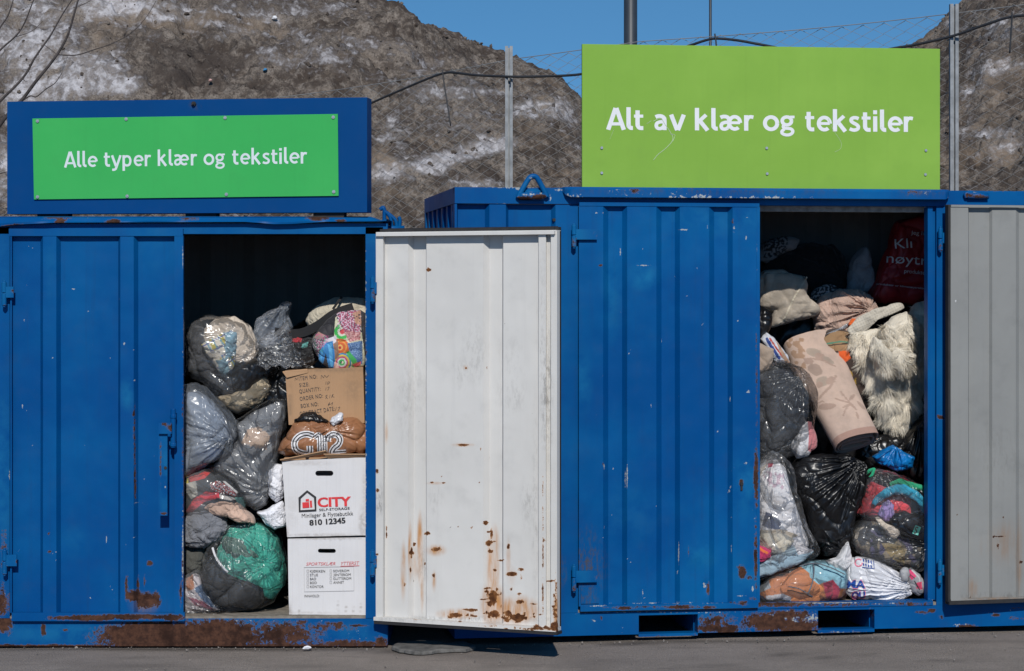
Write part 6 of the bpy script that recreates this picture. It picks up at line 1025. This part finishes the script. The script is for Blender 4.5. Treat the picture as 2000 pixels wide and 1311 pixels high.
def tubecloth(name, label, pts, r, mat, seed):
    P = smooth_line([RF.pt(x, y, d_) for x, y, d_ in pts], 10); mb = MB(); mb.tube(P, np.interp(np.linspace(0, 1, len(P)), np.linspace(0, 1, len(r)), r), 18); v = mb.arr(); v += (.006 * np.stack([noise3(v * 26 + seed), noise3(v * 26 + seed + 9), noise3(v * 26 + seed + 19)], 1)); mb.v = [v]; return tag(mb.build(name, mat, None, RF, smooth=True), label, 'clothing')
tubecloth('garment', 'turquoise cloth curved over the coral red one', [(1706, 985, .12), (1722, 968, .10), (1745, 957, .095), (1765, 957, .095), (1785, 966, .10), (1802, 985, .11), (1812, 1005, .13)], [.01, .022, .026, .026, .026, .022, .016], cloth('c_turq', (.02, .32, .48), fold=.01), 3)
tubecloth('garment', 'green sheer cloth above the turquoise one', [(1738, 948, .13), (1755, 941, .12), (1775, 947, .115), (1800, 955, .12), (1818, 966, .14)], [.008, .016, .018, .016, .012], cloth('c_green', (.015, .32, .15), fold=.01), 8)
tubecloth('ribbon', 'small curl of green ribbon below the bright blue bag', [(1694, 925, .14), (1700, 918, .13), (1707, 916, .13), (1704, 926, .125), (1698, 932, .13)], [.006, .009, .009, .008, .005], M['c_green'], 12)
blob('garment', 'lilac cloth between the coral red cloth and the black case', 'clothing', [(1714, 1005), (1720, 985), (1732, 974), (1744, 985), (1745, 1008), (1738, 1020), (1722, 1018)], RF, .085, .05, cloth('c_lilac', (.34, .24, .52)), n=5, slack=.07, amp=.008, seed=87)
bk = blob('case', 'shiny black case with a teal S mark at the right jamb', 'case', [(1734, 1012), (1748, 1000), (1768, 998), (1800, 1015), (1838, 1038), (1838, 1072), (1800, 1058), (1765, 1044), (1740, 1032)], RF, .055, .05, mat_plain('black vinyl', (.012, .012, .014), .22, .2, 6), n=6, e=.5, slack=.01, amp=.004, seed=88); G = o_last[0]
mb = MB(); v, f = text_mesh('S', .02); v /= v.max(); c = RF.pt(1782, 1042, .05); c2 = RF.pt(1788, 1026, .05); up = c2 - c; ri = RF.pt(1793, 1046, .05) - c; mb.plate([c[[0, 2]], (c + ri)[[0, 2]], (c + ri + up)[[0, 2]], (c + up)[[0, 2]]], .05, .0501); mark = on_surface(dense(mb, .006), G, RF, .003); mark.build('mark', mat_plain('teal print', (.10, .45, .38), .4, .1), bk, None)
mb = MB(); q = c + np.outer(v[:, 0] * .86 + .12, ri) + np.outer(v[:, 1] * .85 + .08, up); mb.add(q, f); on_surface(dense(mb, .004), G, RF, .0045).build('lettering', M['ink'], bk, None)
film_on([(1684, 935), (1705, 915), (1740, 918), (1790, 940), (1825, 962), (1838, 1000), (1838, 1075), (1800, 1066), (1745, 1040), (1705, 1020), (1672, 1012), (1674, 975)], RF, .035, .17, 'film', 'clear_bag', 'clear bag of coral red, turquoise and lilac clothes at the right jamb', 'bag', K=(1700, 915), aniso=.1, seed=89, n=7, gather=[(1710, 915, .018, 12, .2, 3)])
V_ = 'in the lower clear bag at the right jamb'
blob('garment', 'dark brown and grey things ' + V_, 'clothing', [(1660, 1055), (1675, 1025), (1700, 1010), (1740, 1020), (1780, 1045), (1836, 1075), (1836, 1100), (1790, 1110), (1730, 1100), (1680, 1085)], RF, .12, .10, M['c_attr'], n=7, slack=.12, amp=.014, scale=22, seed=90, col=((.045, .045, .05), [('spots', (.26, .21, .15), [(1655, 1005), (1840, 1005), (1840, 1115), (1655, 1115)], .05, 3, .12), ('spots', (.10, .09, .16), [(1700, 1010), (1840, 1010), (1840, 1115), (1700, 1115)], .06, 8, .15), ('poly', (.30, .22, .10), [(1722, 1062), (1750, 1058), (1768, 1075), (1766, 1105), (1742, 1092)]), ('line', (.45, .40, .34), 3, [(1672, 1050), (1676, 1035), (1686, 1028)])], 4))
arm = blob('toy', 'pale stuffed toy paw pressed against the lower clear bag', 'toy', [(1708, 1012), (1716, 1010), (1728, 1020), (1742, 1026), (1756, 1034), (1758, 1044), (1750, 1054), (1738, 1050), (1730, 1038), (1716, 1026)], RF, .065, .03, M['c_beige'], n=6, slack=.02, amp=.004, seed=91)
film_on([(1654, 1060), (1664, 1032), (1684, 1012), (1715, 1003), (1755, 1018), (1800, 1042), (1838, 1058), (1838, 1100), (1800, 1118), (1755, 1114), (1700, 1098), (1668, 1082)], RF, .04, .15, 'film', 'clear_bag', 'lower clear bag of toys and dark things at the right jamb', 'bag', K=(1810, 1056), aniso=.14, seed=92, n=7, gather=[(1808, 1055, .02, 14, .3, 3)])
# bottom row
blob('cloth', 'white pointed cloth between the black bag and the white carrier bag', 'cloth', [(1612, 1096), (1635, 1090), (1655, 1056), (1662, 1075), (1662, 1100), (1648, 1118), (1628, 1112)], RF, .10, .04, M['c_white'], n=5, slack=.05, amp=.006, seed=93)
bd = blob('bedding', 'orange and light blue bedding in a clear zip bag on the floor', 'bedding', [(1482, 1150), (1500, 1128), (1540, 1112), (1580, 1096), (1620, 1096), (1648, 1112), (1652, 1135), (1644, 1165), (1620, 1176), (1560, 1180), (1500, 1180), (1478, 1172)], RF, .05, .12, M['c_attr'], n=7, slack=.03, amp=.008, seed=94, dirn=None,
     col=((.56, .20, .075), [('poly', (.27, .50, .58), [(1575, 1085), (1600, 1085), (1660, 1110), (1660, 1150), (1640, 1150), (1622, 1134), (1600, 1142), (1582, 1128)]), ('poly', (.27, .50, .58), [(1555, 1100), (1580, 1090), (1584, 1122), (1566, 1108)]), ('poly', (.44, .05, .09), [(1608, 1140), (1626, 1132), (1642, 1150), (1634, 1176), (1614, 1168)]), ('poly', (.60, .58, .60), [(1495, 1164), (1530, 1160), (1545, 1166), (1544, 1184), (1495, 1184)]), ('poly', (.02, .025, .07), [(1470, 1158), (1490, 1164), (1510, 1184), (1470, 1184)]), ('poly', (.36, .40, .44), [(1478, 1120), (1500, 1130), (1506, 1148), (1480, 1160)])], 3))
film_on([(1476, 1152), (1495, 1124), (1538, 1106), (1578, 1090), (1622, 1089), (1654, 1108), (1658, 1136), (1650, 1168), (1624, 1179), (1560, 1182), (1500, 1182), (1474, 1176)], RF, .03, .14, 'film', 'film_cover', 'clear zip bag round the orange and light blue bedding', 'bag', seed=95, n=7, slack=.04); G = o_last[0]
pz = MB()
for pts in ([(1588, 1100), (1590, 1115), (1586, 1140), (1578, 1160)], [(1578, 1160), (1590, 1168), (1606, 1178)], [(1578, 1160), (1560, 1150), (1540, 1146)], [(1560, 1106), (1590, 1100), (1620, 1108), (1650, 1122)]): pz.add(*(lambda m: (m.arr(), m.f))(on_surface(MB().tube(smooth_line([RF.pt(x, y, .04) for x, y in pts], 8), .0032, 6), G, RF, .003)))
tag(pz.build('piping', mat_plain('grey piping', (.11, .12, .14), .5, .1), BL[[k for k in BL if k.startswith('film_cover')][-1]], None, smooth=True))
wb = blob('carrier_bag', 'white plastic carrier bag with blue and pink letters on the floor', 'bag', [(1643, 1140), (1652, 1112), (1664, 1086), (1690, 1088), (1715, 1096), (1745, 1108), (1766, 1122), (1784, 1146), (1780, 1160), (1752, 1170), (1700, 1173), (1662, 1170), (1646, 1160)], RF, .055, .11, M['white_bag'], n=7, e=.7, slack=.05, amp=.007, K=(1796, 1150), aniso=.22, seed=96, gather=[(1796, 1150, .022, 22, .32, 3)]); G = o_last[0]
def on_bag(txt, a, b, h, mat, bold, off, cp=2): on_surface(dense(text_px(MB(), txt, RF, .05, a, b, h, bold, copies=cp), .006), G, RF, off).build('lettering', mat, wb, None)
for mt, g_, off in ((M['ink_pink'], 1.2, .0025), (M['ink_blue'], 0, .0040)):
    on_bag('MA', (1653 - g_, 1148 + g_), (1690 + g_, 1149 + g_), 16 + 2 * g_, mt, .02, off); on_bag('OU', (1664 - g_, 1170 + g_), (1690 + g_, 1168 + g_), 14 + 2 * g_, mt, .02, off)
mb = MB()
for k in range(4): stroke(mb, [RF.pt(1686 + 5 * k, 1091 + 1.3 * k, .05)[[0, 2]], RF.pt(1687 + 5 * k, 1097 + 1.3 * k, .05)[[0, 2]]], .006, .05); stroke(mb, [RF.pt(1686 + 5 * k, 1100 + 1.3 * k, .05)[[0, 2]], RF.pt(1687 + 5 * k, 1105 + 1.3 * k, .05)[[0, 2]]], .006, .05)
stroke(mb, [RF.pt(x, y, .05)[[0, 2]] for x, y in ((1684, 1108), (1708, 1111), (1706, 1095))], .004, .05); on_surface(dense(mb, .006), G, RF, .004).build('printed_bar', M['ink_blue'], wb, None)
mb = MB(); stroke(mb, smooth_line([RF.pt(1677 + 7 * math.cos(a), 1099 + 7 * math.sin(a), .05)[[0, 2]] for a in np.linspace(0, 5.5, 12)], 3), .006, .05); on_surface(dense(mb, .006), G, RF, .004).build('printed_ring', M['ink_pink'], wb, None)
sh = blob('shoe', 'grey and pink sports shoe beside the white carrier bag', 'shoe', [(1766, 1112), (1780, 1108), (1794, 1120), (1806, 1138), (1808, 1156), (1794, 1164), (1780, 1156), (1770, 1136)], RF, .06, .05, M['c_attr_fine'], n=6, slack=.02, amp=.003, seed=97, col=((.30, .29, .30), [('poly', (.60, .04, .14), [(1770, 1114), (1782, 1112), (1790, 1126), (1780, 1134)]), ('line', (.03, .03, .03), 1.0, [(1772, 1118), (1786, 1130)]), ('line', (.50, .5, .5), 1.3, [(1778, 1110), (1795, 1128), (1800, 1150)]), ('poly', (.60, .05, .12), [(1790, 1138), (1800, 1136), (1802, 1152), (1790, 1150)]), ('line', (.03, .03, .03), 1.2, [(1786, 1136), (1796, 1152)])], 1))
blob('sole', None, None, [(1757, 1114), (1764, 1107), (1774, 1108), (1777, 1122), (1772, 1136), (1762, 1136), (1757, 1126)], RF, .05, .025, mat_plain('grey rubber sole', (.30, .30, .31), .6, .1, 20, .001), n=5, slack=.0, parent=sh, seed=98)
blob('black_bag', 'dark teal bag in the right floor corner behind the sports shoe', 'bag', [(1755, 1110), (1790, 1100), (1838, 1100), (1838, 1170), (1760, 1170)], RF, .22, .08, mat_bag('dark teal polythene', (.006, .03, .036), .3, 10, .01), n=5, slack=.08, amp=.01, seed=99)

blob('tissue', 'crumpled white tissue on the asphalt in front of the left container', 'tissue', [(590, 1268), (594, 1263), (600, 1261), (606, 1263), (609, 1266), (604, 1268), (596, 1268)], Frame(0, -.16), -.01, .01, M['paper'], n=4, slack=.2, amp=.006, scale=60, seed=201)
for k_, (px, py, w_, lab, colr) in enumerate(((411, 157, 4, 'pinkish scrap of litter on the snow heap above the blue box sign', (.5, .3, .27)), (518, 136, 4, 'small blue scrap of litter on the snow heap', (.02, .2, .42)), (536, 35, 6, 'white plastic scrap near the top of the snow heap', (.7, .7, .72)), (1127, 340, 5, 'turquoise scrap of litter beside the lime sign', (.04, .35, .42)))):
    bv_ = bpy.data.objects['snow_hill']; Wv = np.array([v.co[:] for v in bv_.data.vertices]) + np.array(bv_.location); x_, y_ = proj(Wv); c_ = np.where((Wv[:, 1] < 10.3), (x_ - px) ** 2 + (y_ - py) ** 2, 1e9); i_ = int(np.argmin(c_)); f_ = Frame(Wv[i_][0], Wv[i_][1] - .05)
    blob('litter', lab, 'litter', [(px - w_, py + 3), (px - w_ * .5, py - w_ * .6), (px + w_ * .4, py - w_ * .7), (px + w_, py), (px + w_ * .5, py + w_ * .5), (px - w_ * .3, py + w_ * .6)], f_, -.02, .02, mat_plain('litter scrap %d' % k_, colr, .5, .2), n=4, slack=.2, amp=.02, scale=20, seed=210 + k_)['kind'] = 'thing'

# ------------------------------------------------------------------ groups of things of one kind
_groups = {'black_bag': 'black bags among the textiles', 'clear_bag': 'clear bags of clothes', 'garment': 'garments in the containers', 'carton': 'cartons stacked in the left container', 'container': 'blue containers', 'sign_board': 'green signs on the containers', 'lamp_post': 'lamp posts behind the containers', 'shirt': 'shirts in the clear bag', 'cushion': 'cushions on the right heap', 'blanket': 'blankets on the right heap', 'litter': 'scraps of litter on the snow heap', 'paper': 'crumpled papers beside the cartons', 'shopping_bag': 'shopping bags', 'film_cover': 'film covers', 'plastic_bag': 'plastic bags', 'toy': 'soft toys'}
for o in list(SC.objects):
    if o.parent is None and o.get('category'):
        g = _groups.get(o.name.split('.')[0])
        if g: o['group'] = g
